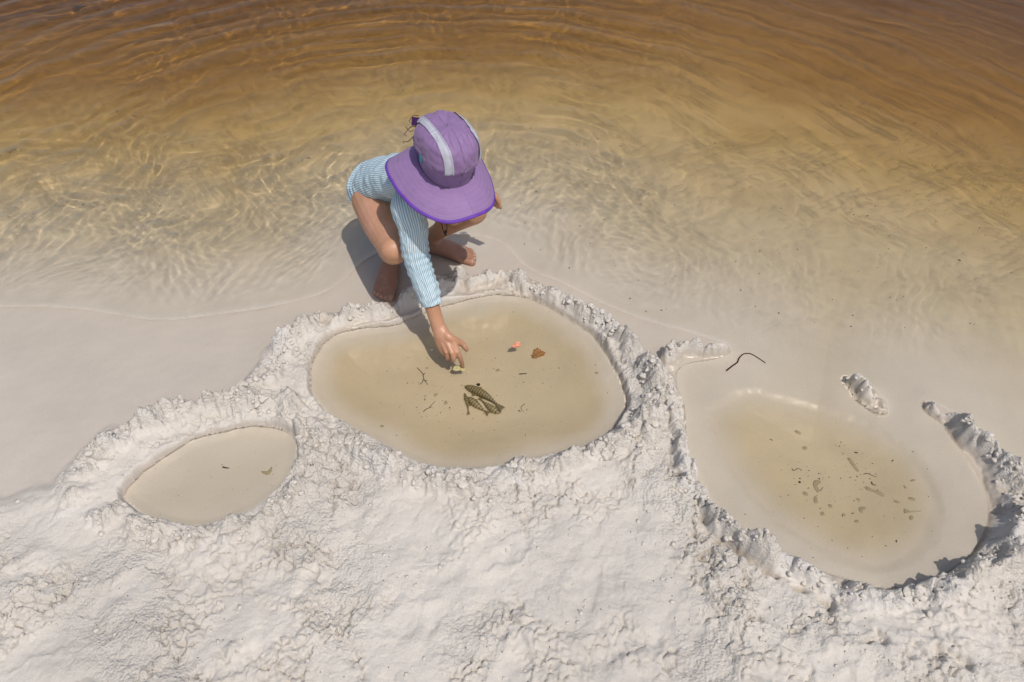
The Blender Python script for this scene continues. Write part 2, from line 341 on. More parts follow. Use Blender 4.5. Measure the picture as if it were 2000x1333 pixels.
def gz(x, y):
    """height of the built ground at a spot"""
    j = np.clip(np.searchsorted(xs, x) - 1, 0, len(xs) - 2); i = np.clip(np.searchsorted(ys, y) - 1, 0, len(ys) - 2)
    tx = (x - xs[j]) / (xs[j + 1] - xs[j]); ty = (y - ys[i]) / (ys[i + 1] - ys[i])
    return float((GZ[i, j] * (1 - tx) + GZ[i, j + 1] * tx) * (1 - ty) + (GZ[i + 1, j] * (1 - tx) + GZ[i + 1, j + 1] * tx) * ty)
def on_ground(px, py, lift=0.0):
    z = 0.
    for _ in range(4):
        p = wp(px, py, z); z = gz(p[0], p[1])
    return np.array([p[0], p[1], z + lift])
def refr(px, py, dz=0.0):
    """where a thing lying on a pool floor must be to be seen at this spot through the water"""
    s = wp(px, py, 0.); d = nrm(s - np.array([0, 0, CAM_H])); h = d[:2] / 1.333; dn = np.array([h[0], h[1], -math.sqrt(1 - h @ h)])
    z = -.02
    for _ in range(5):
        p = s + dn * ((z) / dn[2]); z = min(gz(p[0], p[1]) + dz, -.001)
    return np.array([p[0], p[1], z])

# ------------------------------------------------------------------ water
def waves(X, Y, dl):
    rng = np.random.default_rng(7); z = np.zeros_like(X)
    side = 1 - .76 * sm(.0, .9, X - .10 * (Y - 1.5)) 
    dsh = sm(.0, .35, dl)
    wx = X + .05 * perlin(X * 3, Y * 3, 90) + .014 * perlin(X * 9, Y * 9, 91); wy = Y + .05 * perlin(X * 3, Y * 3, 92) + .014 * perlin(X * 9, Y * 9, 93)
    # rings spreading from the child's feet
    R = np.hypot(wx + .22, (wy - 1.60)); 
    for lam, a in ((.085, .00070), (.13, .0012), (.21, .0019), (.052, .00026)):
        z += a * np.sin(R * 2 * math.pi / lam + rng.uniform(0, 6.3)) * (.5 + .9 * perlin(X * 2.3, Y * 2.3, int(lam * 1000))) * sm(.1, .45, R) * (.35 + .65 * side)
    for k_ in range(46):
        lam = .016 * 1.072 ** k_ ; th = math.radians(-62 + rng.normal() * 65)
        a = .62 * lam ** 2 * (.6 + .8 * rng.random()) if lam < .045 else .0279 * .045 * (lam / .045) ** .8 * (.6 + .8 * rng.random()) * .75
        a *= (.165 if lam < .05 else .27)
        if lam > .09: a *= 1.1 * dsh
        env = .45 + 1.1 * np.clip(perlin(X * .35 / lam * .35 + k_ * 7, Y * .35 / lam * .35, 100 + k_) + .35, 0, 1)
        z += a * np.sin((wx * math.cos(th) + wy * math.sin(th)) * 2 * math.pi / lam + rng.uniform(0, 6.3)) * env * side * ((1 - .75 * sm(1.95, 2.6, Y)) if lam > .022 else (1 - sm(1.9, 2.5, Y)))
    z = z * (.30 + .70 * dsh)
    nearshore = sm(.02, .12, dl) * (1 - sm(.35, .75, dl)) * (1 - .7 * sm(.1, .8, X)); n0_ = np.zeros_like(z)
    for k_ in range(14):
        lam = .017 * 1.07 ** k_; th = rng.uniform(0, 6.28); env = np.clip(.35 + 1.4 * perlin(X * 4 + k_ * 5, Y * 4, 150 + k_), 0, 1.3)
        n0_ += .25 * lam ** 2 * np.sin((wx * math.cos(th) + wy * math.sin(th)) * 2 * math.pi / lam + rng.uniform(0, 6.3)) * env
    return z + n0_ * nearshore 
def mid_b(X, Y):
    c = wp(903, 718, 0); r = np.hypot(X - c[0], Y - c[1])
    return .00006 * np.sin(r * 2 * math.pi / .02) * np.exp(-r / .05)
def right_b(X, Y):
    P = W2([(1420,768),(1470,792),(1540,815),(1620,828),(1700,830),(1760,815)]); d = seg_dist(X, Y, P)
    s = seg_dist(X, Y - .004, P) - seg_dist(X, Y + .004, P)
    P2 = W2([(1640,860),(1680,885),(1740,900),(1800,900)]); d2 = seg_dist(X, Y, P2)
    z = 0
    for L_ in ([(1005,365),(1040,400),(1070,430),(1098,466),(1060,490),(1030,505)], [(1225,385),(1245,410),(1256,438),(1245,465),(1230,495),(1232,520)], [(1378,470),(1395,500),(1402,535),(1398,565)], [(1840,640),(1890,690),(1930,745),(1962,790),(2010,830)], [(1180,600),(1230,578),(1270,568),(1300,590),(1290,610)], [(1500,650),(1540,632),(1580,620),(1590,590),(1570,560)], [(1470,560),(1490,600),(1530,632)], [(1590,395),(1620,420),(1600,450)], [(1090,380),(1130,400),(1120,440)]):
        dl_ = seg_dist(X, Y, catmull(W2(L_), len(L_) * 5)); z = z + .00011 * np.cos(dl_ * 2 * math.pi / .017) * np.exp(-(dl_ / .013) ** 2)
    return z + .00016 * np.cos(d * 2 * math.pi / .011) * np.exp(-(d / .011) ** 2) * .16 + .00005 * np.cos(d2 * 2 * math.pi / .010) * np.exp(-(d2 / .02) ** 2)
xw = axis(0, 1.5, .0042, 70., more=((2.7, .009),)); xw = np.array([-v for v in xw[:0:-1]] + xw)
yw = axis(.60, 2.25, .0042, 85., more=((3.7, .009),)); yw = np.array(yw)
X, Y = np.meshgrid(xw, yw)
dlw = sdf(X, Y, LAKE); Z0 = ground(X, Y, False)[0] * 1.0
keep = (dlw > .001) & (Z0 < -.0085)
# pull the border of the sheet onto the shore line so that it is not stepped
near_b = (dlw < .02) & (dlw > -.02)
e = 1e-3; gx = (sdf(X + e, Y, LAKE) - dlw) / e; gy = (sdf(X, Y + e, LAKE) - dlw) / e
kv = keep
fk = kv[:-1, :-1] & kv[:-1, 1:] & kv[1:, 1:] & kv[1:, :-1]
cnt = np.zeros(X.shape, int); cnt[:-1, :-1] += fk; cnt[:-1, 1:] += fk; cnt[1:, 1:] += fk; cnt[1:, :-1] += fk
bd = (cnt > 0) & (cnt < 4) & near_b
X = np.where(bd, X - gx * (dlw - .0005), X); Y = np.where(bd, Y - gy * (dlw - .0005), Y)
Zw = (waves(X, Y, dlw) * sm(1.20, 1.45, Y) + right_b(X, Y)) * sm(.0, .03, dlw) * np.where(Y < 6, 1, 0)
idx = np.full(X.shape, -1); used = cnt > 0; idx[used] = np.arange(used.sum())
Vw = np.stack([X[used], Y[used], Zw[used]], -1)
fi = np.stack([idx[:-1, :-1], idx[:-1, 1:], idx[1:, 1:], idx[1:, :-1]], -1)[fk]
k = NT('clear_tea_brown_water'); k.t.nodes.remove(k.b)
gl = k.n('BsdfGlass', Color=(.985, .965, .92, 1), Roughness=0.0, IOR=1.333); out = k.t.nodes['Material Output']; k.l(gl.outputs[0], out.inputs[0])
WATER = k.m
wo = obj('lake_water', mesh_np('lake_water', Vw, fi), WATER); wo.cycles.is_caustics_caster = True
tag(wo, 'clear brown lake water rippling over pale sand', kind='structure')

def pool_water(name, P, label, bump=None):
    lo_ = P.min(0) - .02; hi_ = P.max(0) + .02; st = .0035
    X, Y = np.meshgrid(np.arange(lo_[0], hi_[0], st), np.arange(lo_[1], hi_[1], st))
    z0 = ground(X, Y, False)[0]; s = sdf(X, Y, P)
    kv = (z0 < -.0082) & (s > -.02) & (sdf(X, Y, LAKE) < -.01)
    f = kv[:-1, :-1] & kv[:-1, 1:] & kv[1:, 1:] & kv[1:, :-1]
    used = np.zeros(X.shape, bool); used[:-1, :-1] |= f; used[:-1, 1:] |= f; used[1:, 1:] |= f; used[1:, :-1] |= f
    Z = perlin(X * 9, Y * 9, 120) * .00003
    if bump is not None: Z = Z + bump(X, Y)
    idx = np.full(X.shape, -1); idx[used] = np.arange(used.sum())
    fi = np.stack([idx[:-1, :-1], idx[:-1, 1:], idx[1:, 1:], idx[1:, :-1]], -1)[f]
    o = obj(name, mesh_np(name, np.stack([X[used], Y[used], Z[used]], -1), fi), WATER); o.cycles.is_caustics_caster = True
    return tag(o, label, kind='structure')
pool_water('pool_water', MID, 'still shallow water of the middle pool with the fish', mid_b)
pool_water('pool_water', LEFT, 'still milky water of the small left pool')

# ------------------------------------------------------------------ crumbs of sand lying on the banks
def blob_bank(n, seed, level=2):
    out = []
    for q in range(n):
        bm = bmesh.new(); bmesh.ops.create_icosphere(bm, subdivisions=level, radius=1)
        sx = random.Random(seed + q); o = Vector((q * 7.3, seed, 1))
        for v in bm.verts:
            v.co *= 1 + .42 * mnoise.noise(v.co * 1.3 + o) + .26 * mnoise.noise(v.co * 3.1 + o) + (.16 * mnoise.noise(v.co * 6.5 + o) if level > 2 else 0)
        v = np.array([tuple(a.co) for a in bm.verts]); f = np.array([[b.index for b in a.verts] for a in bm.faces]); bm.free(); out.append((v, f))
    return out
rng = np.random.default_rng(5); bank = blob_bank(10, 3, 2); bank1 = blob_bank(8, 31, 1); bank3 = blob_bank(8, 77, 3)
VV, FF, n0 = [], [], 0
def put_clod(x, y, r, flat=.7, b=bank):
    global n0
    v, f = b[rng.integers(len(b))]; a = rng.uniform(0, 6.28); c, s_ = math.cos(a), math.sin(a)
    sc_ = r * rng.uniform(.7, 1.3, 3) * [1, 1, flat]; w = v * sc_; w = np.stack([w[:, 0] * c - w[:, 1] * s_, w[:, 0] * s_ + w[:, 1] * c, w[:, 2]], -1) + [x, y, gz(x, y) + r * .12]
    VV.append(w); FF.append(f + n0); n0 += len(v)
for R in RIDGES:
    P = W2(R, .02); 
    for i in range(len(R) - 1):
        L_ = np.linalg.norm(P[i + 1] - P[i])
        for q in range(int(L_ * 34 * min(1, R[i][2] / .03))):
            t = rng.random(); off = rng.normal() * R[i][3] * .6; d = nrm(P[i + 1] - P[i]); p = P[i] * (1 - t) + P[i + 1] * t + np.array([-d[1], d[0]]) * off
            if gz(*p) < .010 or abs(p[0]) > 1.35 or p[1] < .47 or perlin(np.array([p[0] * 9]), np.array([p[1] * 9]), 200)[0] < -.1: continue
            put_clod(p[0], p[1], rng.uniform(.0045, .0095), .6, bank3)
        L = np.linalg.norm(P[i + 1] - P[i]); w = (R[i][3] + R[i + 1][3]) / 2; hh = (R[i][2] + R[i + 1][2]) / 2
        for q in range(int(L * 230 * (w / .025) * min(1, hh / .03))):
            t = rng.random(); off = rng.normal() * w * .55; d = nrm(P[i + 1] - P[i]); p = P[i] * (1 - t) + P[i + 1] * t + np.array([-d[1], d[0]]) * off
            if gz(*p) < .006 or abs(p[0]) > 1.35 or p[1] < .47: continue
            if perlin(np.array([p[0] * 9]), np.array([p[1] * 9]), 200)[0] < -.12: continue
            put_clod(p[0], p[1], rng.choice([.0022, .0034, .005, .007], p=[.4, .33, .2, .07]), .75, bank if q % 3 == 0 else bank1)
for q in range(2600):
    p = (rng.uniform(-1.1, 1.2), rng.uniform(.5, 1.25))
    g = gz(*p)
    if g < .010: continue
    if perlin(np.array([p[0] * 7]), np.array([p[1] * 7]), 56)[0] < .02: continue
    put_clod(p[0], p[1], rng.choice([.0018, .0026, .004, .006], p=[.5, .3, .15, .05]), .6, bank1)
cme = mesh_np('sand_crumbs', np.vstack(VV), np.vstack(FF))
cv = np.vstack(VV); cattr(cme, 'sand_colour', np.tile(dry_c * 1.02, (len(cv), 1))); fattr(cme, 'wet', np.zeros(len(cv))); fattr(cme, 'rough', np.full(len(cv), .5))
tag(obj('sand_crumbs', cme, SAND), 'loose crumbs of damp white sand strewn over the banks', 'sand', kind='stuff')

# ------------------------------------------------------------------ swept shapes
def tube(pts, rad, up=(0, 0, 1), n=16, cap=True, m=None, uvs=False, wob=None):
    """closed tube through pts; rad rows are (side, up) half widths; returns V, F (quads, poles as degenerate rings), ring params"""
    pts = np.asarray(pts, float); rad = np.asarray([(r, r) if np.isscalar(r) else r for r in rad], float)
    m = m or max(2, (len(pts) - 1) * 4 + 1)
    A = catmull(np.hstack([pts, rad]), m); P = A[:, :3]; R = np.maximum(A[:, 3:], 1e-4)
    T = nrm(np.gradient(P, axis=0)); ups = np.asarray(up, float); ups = np.tile(ups, (m, 1)) if ups.ndim == 1 else catmull(ups, m)
    S = nrm(np.cross(T, ups)); U = nrm(np.cross(S, T))
    if cap:
        k = 5; a = np.linspace(0, math.pi / 2, k + 1)[1:]
        def ends(i, sgn):
            e = R[i].mean(); rows = []
            for t in a: rows.append((P[i] + sgn * T[i] * e * math.sin(t), R[i] * max(math.cos(t), .02), S[i], U[i]))
            return rows
        st = ends(0, -1)[::-1]; en = ends(-1, 1)
        P = np.vstack([[r[0] for r in st], P, [r[0] for r in en]]); R = np.vstack([[r[1] for r in st], R, [r[1] for r in en]])
        S = np.vstack([[r[2] for r in st], S, [r[2] for r in en]]); U = np.vstack([[r[3] for r in st], U, [r[3] for r in en]])
    M = len(P); th = np.linspace(0, 2 * math.pi, n, endpoint=False)
    V = P[:, None, :] + S[:, None, :] * (np.cos(th)[None, :, None] * R[:, 0, None, None]) + U[:, None, :] * (np.sin(th)[None, :, None] * R[:, 1, None, None])
    i = np.arange(M * n).reshape(M, n); j = np.roll(i, -1, axis=1)
    F = np.stack([i[:-1], j[:-1], j[1:], i[1:]], -1).reshape(-1, 4)
    V = V.reshape(-1, 3)
    if cap:
        V = np.vstack([V, P[0], P[-1]]); a, b = len(V) - 2, len(V) - 1
        F = np.vstack([F, np.stack([j[0], i[0], np.full(n, a), np.full(n, a)], -1), np.stack([i[-1], j[-1], np.full(n, b), np.full(n, b)], -1)])
    return V, F
class Lump:
    def __init__(s): s.V = []; s.F = []; s.n = 0
    def add(s, VF):
        V, F = VF; s.V.append(V); s.F.append(F + s.n); s.n += len(V)
    def tube(s, *a, **k): s.add(tube(*a, **k))
    def ell(s, c, r, ax=((1, 0, 0), (0, 1, 0), (0, 0, 1))):
        bm = bmesh.new(); bmesh.ops.create_icosphere(bm, subdivisions=3, radius=1)
        v = np.array([tuple(a.co) for a in bm.verts]); f = np.array([[b.index for b in a.verts] for a in bm.faces]); bm.free()
        A = nrm(np.asarray(ax, float)); v = (v * r) @ A + np.asarray(c); s.add((v, np.hstack([f, f[:, 2:3]])))
    def mesh(s, name):
        V = np.vstack(s.V); F = np.vstack(s.F)
        bm = bmesh.new(); vs = [bm.verts.new(v) for v in V]
        for f in F:
            g = []
            for i in f:
                if vs[i] not in g: g.append(vs[i])
            if len(g) >= 3:
                try: bm.faces.new(g)
                except ValueError: pass
        bmesh.ops.recalc_face_normals(bm, faces=bm.faces)
        me = bpy.data.meshes.new(name); bm.to_mesh(me); bm.free(); me.shade_smooth(); return me
    def fused(s, name, voxel, smooth=3):
        me = s.mesh(name); o = bpy.data.objects.new('tmp', me); COL.objects.link(o)
        r = o.modifiers.new('r', 'REMESH'); r.mode = 'VOXEL'; r.voxel_size = voxel; r.use_smooth_shade = True
        q = o.modifiers.new('s', 'SMOOTH'); q.factor = .5; q.iterations = smooth
        dg = bpy.context.evaluated_depsgraph_get(); me2 = bpy.data.meshes.new_from_object(o.evaluated_get(dg))
        bpy.data.objects.remove(o); me2.name = name; me2.shade_smooth(); return me2

# ------------------------------------------------------------------ the child
PERSON = bpy.data.objects.new('person', None); COL.objects.link(PERSON)
tag(PERSON, 'squatting child in a lilac sun hat and blue striped swimsuit pointing into the pool', 'child')
H0 = wp(870, 322, .492)
fdir = nrm([.50, -.87, 0]); TILT = math.radians(13)
hu = fdir * math.sin(TILT) + np.array([0, 0, math.cos(TILT)]); hf = fdir * math.cos(TILT) - np.array([0, 0, math.sin(TILT)]); hs = np.cross(hf, hu)   # up, front, child's right... side
hu, hf, hs = nrm(hu), nrm(hf), nrm(hs)
HC = H0 - hu * .046 - hf * .006
neck = np.array([-.193, 1.500, .402]); pel = wp(741, 364, .248)
shR = wp(797, 402, .388) + [0, .005, 0]; elR = wp(814, 500, .268); wrR = wp(857, 640, .098)
shL = np.array([-.135, 1.575, .395]); elL = np.array([-.105, 1.600, .320]); wrL = np.array([-.068, 1.676, .262])
hipR = np.array([-.366, 1.650, .232]); kneeR = wp(768, 486, .248); ankR = np.array([-.342, 1.648, .052])
hipL = np.array([-.292, 1.742, .240]); kneeL = wp(926, 408, .255); ankL = np.array([-.232, 1.728, .052])
gR = -.004; gL = gz(ankL[0] + .05, ankL[1])

b = Lump()
# torso under the suit, neck, head
mid = (pel + neck) / 2 + np.array([-.012, .012, .016])
b.tube([pel, mid, neck], [(.058, .050), (.058, .044), (.046, .036)], n=20)
b.tube([neck + [-.01, .012, .0], neck + [.02, -.028, .03], HC - hu * .03], [.032, .028, .030], n=16)
b.ell(HC, (.057, .073, .086), (hs, hf, hu))
b.ell(HC - hu * .045 + hf * .030, (.050, .052, .048), (hs, hf, hu))            # jaw
b.ell(HC - hu * .078 + hf * .062, (.016, .014, .012), (hs, hf, hu))            # chin
b.ell(HC - hu * .030 + hf * .083, (.0085, .011, .013), (hs, hf, hu))           # nose
b.ell(HC - hu * .012 + hf * .074, (.005, .008, .018), (hs, hf, hu))
for s in (-1, 1):
    b.ell(HC + hs * s * .060 - hu * .020 - hf * .008, (.006, .014, .021), (hs, hf, hu))     # ears
    b.ell(HC + hs * s * .036 - hu * .034 + hf * .060, (.022, .018, .020), (hs, hf, hu))     # cheeks
b.ell(HC - hu * .055 + hf * .082, (.018, .007, .005), (hs, hf, hu)); b.ell(HC - hu * .063 + hf * .080, (.015, .007, .0055), (hs, hf, hu))   # lips
# arms
b.tube([shR, elR, wrR], [.024, .0215, .0172], n=16, m=12)
b.tube([neck, shR], [.034, .030], n=12); b.tube([neck, shL], [.034, .030], n=12)
b.tube([shL, elL, wrL], [.026, .0235, .018], n=16, m=12)
# legs: thigh, knee, shin with calf
def leg(hip, knee, ank, back):
    t = nrm(knee - hip)
    b.tube([hip, hip * .5 + knee * .5 + np.array([0, 0, -.004]), knee - t * .012], [(.056, .058), (.049, .052), (.037, .037)], n=20)
    b.ell(knee + np.array([0, 0, .004]) + t * .004, (.034, .034, .032))
    c = knee * .62 + ank * .38 + back * .010
    b.tube([knee + [0, 0, -.008], c, ank * .75 + knee * .25, ank], [.034, .038, .025, .022], n=18)
leg(hipR, kneeR, ankR, np.array([-.1, .9, .2])); leg(hipL, kneeL, ankL, np.array([-.6, .6, .2]))
b.ell(pel + [.0, .0, -.010], (.060, .060, .052))
# feet
def foot(ank, fd, g, sgn):
    """fd: heel to toe on the ground; sgn: +1 big toe towards `side`"""
    fd = nrm(np.array([fd[0], fd[1], 0])); sd = np.array([fd[1], -fd[0], 0]) * sgn; A = np.array([ank[0], ank[1], g])
    heel = A - fd * .026 + [0, 0, .020]
    b.tube([heel, A + fd * .02 + [0, 0, .026], A + fd * .062 + [0, 0, .020], A + fd * .092 + [0, 0, .013]], [(.022, .020), (.026, .026), (.031, .018), (.034, .011)], n=20)
    b.tube([ank, A + fd * .025 + [0, 0, .034], A + fd * .07 + [0, 0, .018]], [(.021, .021), (.021, .018), (.020, .012)], n=16)
    for q, (off, ln, r) in enumerate(((.0215, .128, .0112), (.0070, .129, .0080), (-.0055, .125, .0076), (-.0170, .119, .0072), (-.0275, .111, .0070))):
        a0 = A + fd * .085 + sd * off * .9 + [0, 0, .012]; a1 = A + fd * (ln - .012) + sd * off * 1.0 + [0, 0, .0095]; a2 = A + fd * ln + sd * off * 1.0 + [0, 0, .0075]
        b.tube([a0, a1, a2], [r * .95, r * .92, r], n=12)
        TOES.append((a2 + fd * r * .45 + [0, 0, r * .75], fd, sd, r))
TOES = []
foot(ankR, (-.01, -.13), gR, -1); foot(ankL, (.135, -.040), gL, +1)
# pointing hand
w0 = wrR; KN = [wp(893, 687, .058), wp(883, 689, .062), wp(872, 687, .059), wp(862, 681, .052)]
side = nrm(KN[0] - KN[3]); hd = nrm((KN[1] + KN[2]) / 2 - w0); hup = nrm(np.cross(side, hd)); hup = hup if hup[2] > 0 else -hup
palm = (KN[0] + KN[3]) / 2
b.tube([w0 - hd * .012, w0 + hd * .018, palm * .55 + w0 * .45, palm - hd * .004], [(.0180, .0150), (.0215, .0155), (.0270, .0150), (.0265, .0125)], up=hup, n=20)
for q, kp in enumerate(KN): b.ell(kp + hup * .0005, (.0070, .0078, .0070)); b.tube([w0 + side * (.010 - .007 * q), kp], [.0095, .0078], n=10)
def fing(pts, r): b.tube(pts, r, n=14, m=len(pts) * 5)
fing([KN[0], wp(898.5, 699, .038), wp(901.5, 708, .020), wp(904, 717, .002)], [.0072, .0064, .0058, .0052])
fing([KN[1], wp(886, 702, .041), wp(884, 702, .025), KN[1] - hup * .030 + hd * .002], [.0072, .0068, .0062, .0058])
fing([KN[2], wp(874.5, 699, .038), wp(873, 698, .023), KN[2] - hup * .030 - hd * .002], [.0068, .0064, .0060, .0055])
fing([KN[3], wp(865, 690.5, .034), wp(865, 690, .021), KN[3] - hup * .026 - hd * .004], [.0062, .0058, .0054, .005])
b.tube([w0 + side * .006 + hd * .012, (w0 + KN[0]) / 2 + side * .008, KN[0] - hd * .004], [.012, .0115, .0085], n=12)
fing([w0 + side * .008 + hd * .008, w0 + side * .021 + hd * .026 - hup * .002, wp(901, 671, .056), wp(907.5, 678, .047), wp(911.5, 684, .038)], [.0125, .0112, .0082, .0067, .0054])
# the other hand hanging beside the far knee
hd2 = nrm([.014, .004, -.060]); s2 = nrm([.75, -.6, .0]); P0 = wrL
b.tube([P0 - hd2 * .01, P0 + hd2 * .02, P0 + hd2 * .045], [(.015, .013), (.021, .011), (.022, .009)], up=nrm(np.cross(s2, hd2)), n=16)
for q, ln in enumerate((.036, .040, .038, .030)):
    a0 = P0 + hd2 * .042 + s2 * (.0165 - .011 * q); c2 = nrm(np.cross(hd2, s2))
    b.tube([a0, a0 + hd2 * ln * .5 - c2 * .003, a0 + hd2 * ln - c2 * .010], [.0062, .0057, .005], n=12)
b.tube([P0 + hd2 * .012 + s2 * .014, P0 + hd2 * .03 + s2 * .027, P0 + hd2 * .048 + s2 * .030], [.0085, .0070, .0056], n=12)
bme = b.fused('body', .0019, 3)

k = NT('tanned_skin'); tc = k.n('TexCoord')
nz = k.n('TexNoise', Scale=9., Detail=4.); k.l(tc.outputs['Object'], nz.inputs[0]); n3 = k.n('TexNoise', Scale=260., Detail=3.); k.l(tc.outputs['Object'], n3.inputs[0])
r = k.ramp(nz.outputs[0], [(.3, (.41, .205, .120)), (.52, (.50, .27, .165)), (.72, (.58, .315, .215))]); 
r2 = k.ramp(n3.outputs[0], [(.3, (.94, .93, .92)), (.7, (1.04, 1.03, 1.03))])
k.l(k.mix(r.outputs[0], r2.outputs[0], 1., 'MULTIPLY'), k.b.inputs['Base Color']); rq = k.ramp(nz.outputs[0], [(.35, (.34,) * 3), (.65, (.55,) * 3)]); k.l(rq.outputs[0], k.b.inputs['Roughness'])
k.b.inputs['Subsurface Weight'].default_value = .12; k.b.inputs['Subsurface Scale'].default_value = .006; k.b.inputs['Subsurface Radius'].default_value = (1, .35, .2)
bp = k.n('Bump', Strength=.25, Distance=.0008); k.l(n3.outputs[0], bp.inputs['Height']); k.l(bp.outputs[0], k.b.inputs['Normal'])
gq = k.n('NewGeometry'); sx = k.n('SeparateXYZ'); k.l(gq.outputs['Position'], sx.inputs[0]); ns = k.n('TexNoise', Scale=38., Detail=5., Roughness=.7); k.l(tc.outputs['Object'], ns.inputs[0])
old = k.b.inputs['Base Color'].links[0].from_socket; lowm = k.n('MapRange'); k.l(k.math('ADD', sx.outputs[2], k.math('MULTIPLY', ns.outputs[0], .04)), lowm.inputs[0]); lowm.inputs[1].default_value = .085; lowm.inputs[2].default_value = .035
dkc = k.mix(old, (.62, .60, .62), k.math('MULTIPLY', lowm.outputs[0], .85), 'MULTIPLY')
dust = k.ramp(ns.outputs[0], [(.56, (0, 0, 0)), (.66, (1, 1, 1))]); k.l(k.mix(dkc, (.50, .46, .42), k.math('MULTIPLY', k.math('MULTIPLY', dust.outputs[0], lowm.outputs[0]), .45)), k.b.inputs['Base Color'])
SKIN = k.m
body = recv(obj('body', bme, SKIN, PERSON))
NAIL = simple('nail', (.42, .25, .19), .35, spec=.4)
def nail(p, f, s, r):
    n_ = Lump(); up = nrm(np.cross(s, f)); up = up if up[2] > 0 else -up
    n_.ell(p, (r * .52, r * .6, r * .16), (s, f, up)); obj('nail', n_.mesh('nail'), NAIL, body)
for p, f, s, r in TOES: nail(p - np.array([0, 0, r * .05]) - f * r * .1, nrm(f - np.array([0, 0, .6])), s, r)
ft = nrm(wp(904, 717, .002) - wp(901.5, 708, .020)); nail(wp(904, 717, .002) + nrm(np.cross(side, ft) * np.sign(np.cross(side, ft)[2])) * .0040, ft, side, .0056)
tt = nrm(wp(911.5, 684, .038) - wp(907.5, 678, .047)); nail(wp(911.5, 684, .038) + np.array([0, -.001, .0046]), tt, nrm([.8, .5, 0]), .0056)
EYE = simple('eye', (.05, .03, .02), .15, spec=.5)
for s in (-1, 1):
    e_ = Lump(); e_.ell(HC + hs * s * .030 - hu * .008 + hf * .066, (.012, .009, .0065), (hs, hf, hu)); obj('eye', e_.mesh('eye'), EYE, body)

# swimsuit: a striped cloth tube for the torso, one for each sleeve; the stripes run along each piece
def cloth(pts, rad, up, n, m, mat, name, parent, wr, seam=0.0, open_end=False, stripes=.0052, seed=0, r0=None):
    pts = np.asarray(pts, float); rad = np.asarray(rad, float); A = catmull(np.hstack([pts, rad]), m); P, R = A[:, :3], np.maximum(A[:, 3:], .001)
    T = nrm(np.gradient(P, axis=0)); S = nrm(np.cross(T, np.tile(up, (m, 1)))); U = nrm(np.cross(S, T)); th = seam + np.linspace(0, 2 * math.pi, n + 1)
    ln = np.concatenate([[0], np.cumsum(np.linalg.norm(np.diff(P, axis=0), axis=1))])
    TH, LL = np.meshgrid(th, ln)
    dirv = S[:, None] * np.cos(TH)[..., None] + U[:, None] * np.sin(TH)[..., None]
    V = P[:, None] + S[:, None] * (np.cos(TH) * R[:, :1])[..., None] + U[:, None] * (np.sin(TH) * R[:, 1:2])[..., None]
    V = V + dirv * wr(TH, LL, ln[-1])[..., None]
    i = np.arange(m * (n + 1)).reshape(m, n + 1); F = np.stack([i[:-1, :-1], i[:-1, 1:], i[1:, 1:], i[1:, :-1]], -1).reshape(-1, 4)
    me = mesh_np(name, V.reshape(-1, 3), F); r0 = r0 or float(R.max())
    fattr(me, 'stripe', ((TH - seam) * r0 / stripes + .16 * perlin(TH * 2, LL * 16, 9 + seed)).ravel()); fattr(me, 'run', LL.ravel())
    o = obj(name, me, mat, parent); md = o.modifiers.new('thickness', 'SOLIDIFY'); md.thickness = .0012; md.offset = -1
    return o
k = NT('blue_striped_seersucker'); a = k.attr('stripe'); fr = k.math('FRACT', a.outputs['Fac'])
tri = k.math('ABSOLUTE', k.math('SUBTRACT', fr, .5))
r = k.ramp(tri, [(.09, (.17, .34, .46)), (.24, (.60, .68, .715))])
geo = k.n('NewGeometry'); nz = k.n('TexNoise', Scale=300., Detail=4.); k.l(geo.outputs['Position'], nz.inputs[0])
nb = k.n('TexNoise', Scale=14., Detail=3.); k.l(geo.outputs['Position'], nb.inputs[0])
rb = k.ramp(nb.outputs[0], [(.3, (.88, .94, .97)), (.7, (1.03, 1.02, 1.0))])
k.l(k.mix(r.outputs[0], rb.outputs[0], 1., 'MULTIPLY'), k.b.inputs['Base Color']); k.b.inputs['Roughness'].default_value = .75; k.b.inputs['Specular IOR Level'].default_value = .2
h = k.math('ADD', k.math('MULTIPLY', tri, 1.2), k.math('MULTIPLY', nz.outputs[0], .5)); bp = k.n('Bump', Strength=.55, Distance=.0009); k.l(h, bp.inputs['Height']); k.l(bp.outputs[0], k.b.inputs['Normal'])
SUIT = k.m
def wr_torso(TH, L, tot):
    w = perlin(TH * 1.6, L * 22, 301) * .0045 + perlin(TH * 3.5 + L * 20, L * 60, 302) * .0014 + .0008 * np.sin(L * 2 * math.pi / .026 + 2.5 * perlin(TH * 1.1, L * 9, 305) * 2) * sm(.06, .14, L)
    w += .0034 * np.sin(L * 2 * math.pi / .017 + 2.2 * perlin(TH * 1.3, L * 12, 303) * 2) * np.exp(-((L - .055) / .03) ** 2)     # creases at the hip
    return w + perlin(TH * 9, L * 90, 304) * .0002
bk = np.array([-.02, .02, .05]); td = nrm(neck - pel)
base = pel - td * .052 + [.0, .0, -.026]
suit = cloth([base, base + td * .008 + [0, 0, .006], pel - td * .032 + [-.004, 0, -.010], pel + [-.003, .0, .006], pel * .5 + neck * .5 + [-.010, .010, .013], neck + [-.010, .010, -.006], neck + [.004, -.004, .012]],
             [(.004, .004), (.044, .040), (.071, .063), (.073, .064), (.070, .053), (.066, .045), (.034, .034)], nrm([.2, -.2, 1]), 220, 150, SUIT, 'swimsuit', PERSON, wr_torso, seam=-math.pi / 2, seed=1, stripes=.0062, r0=.071)
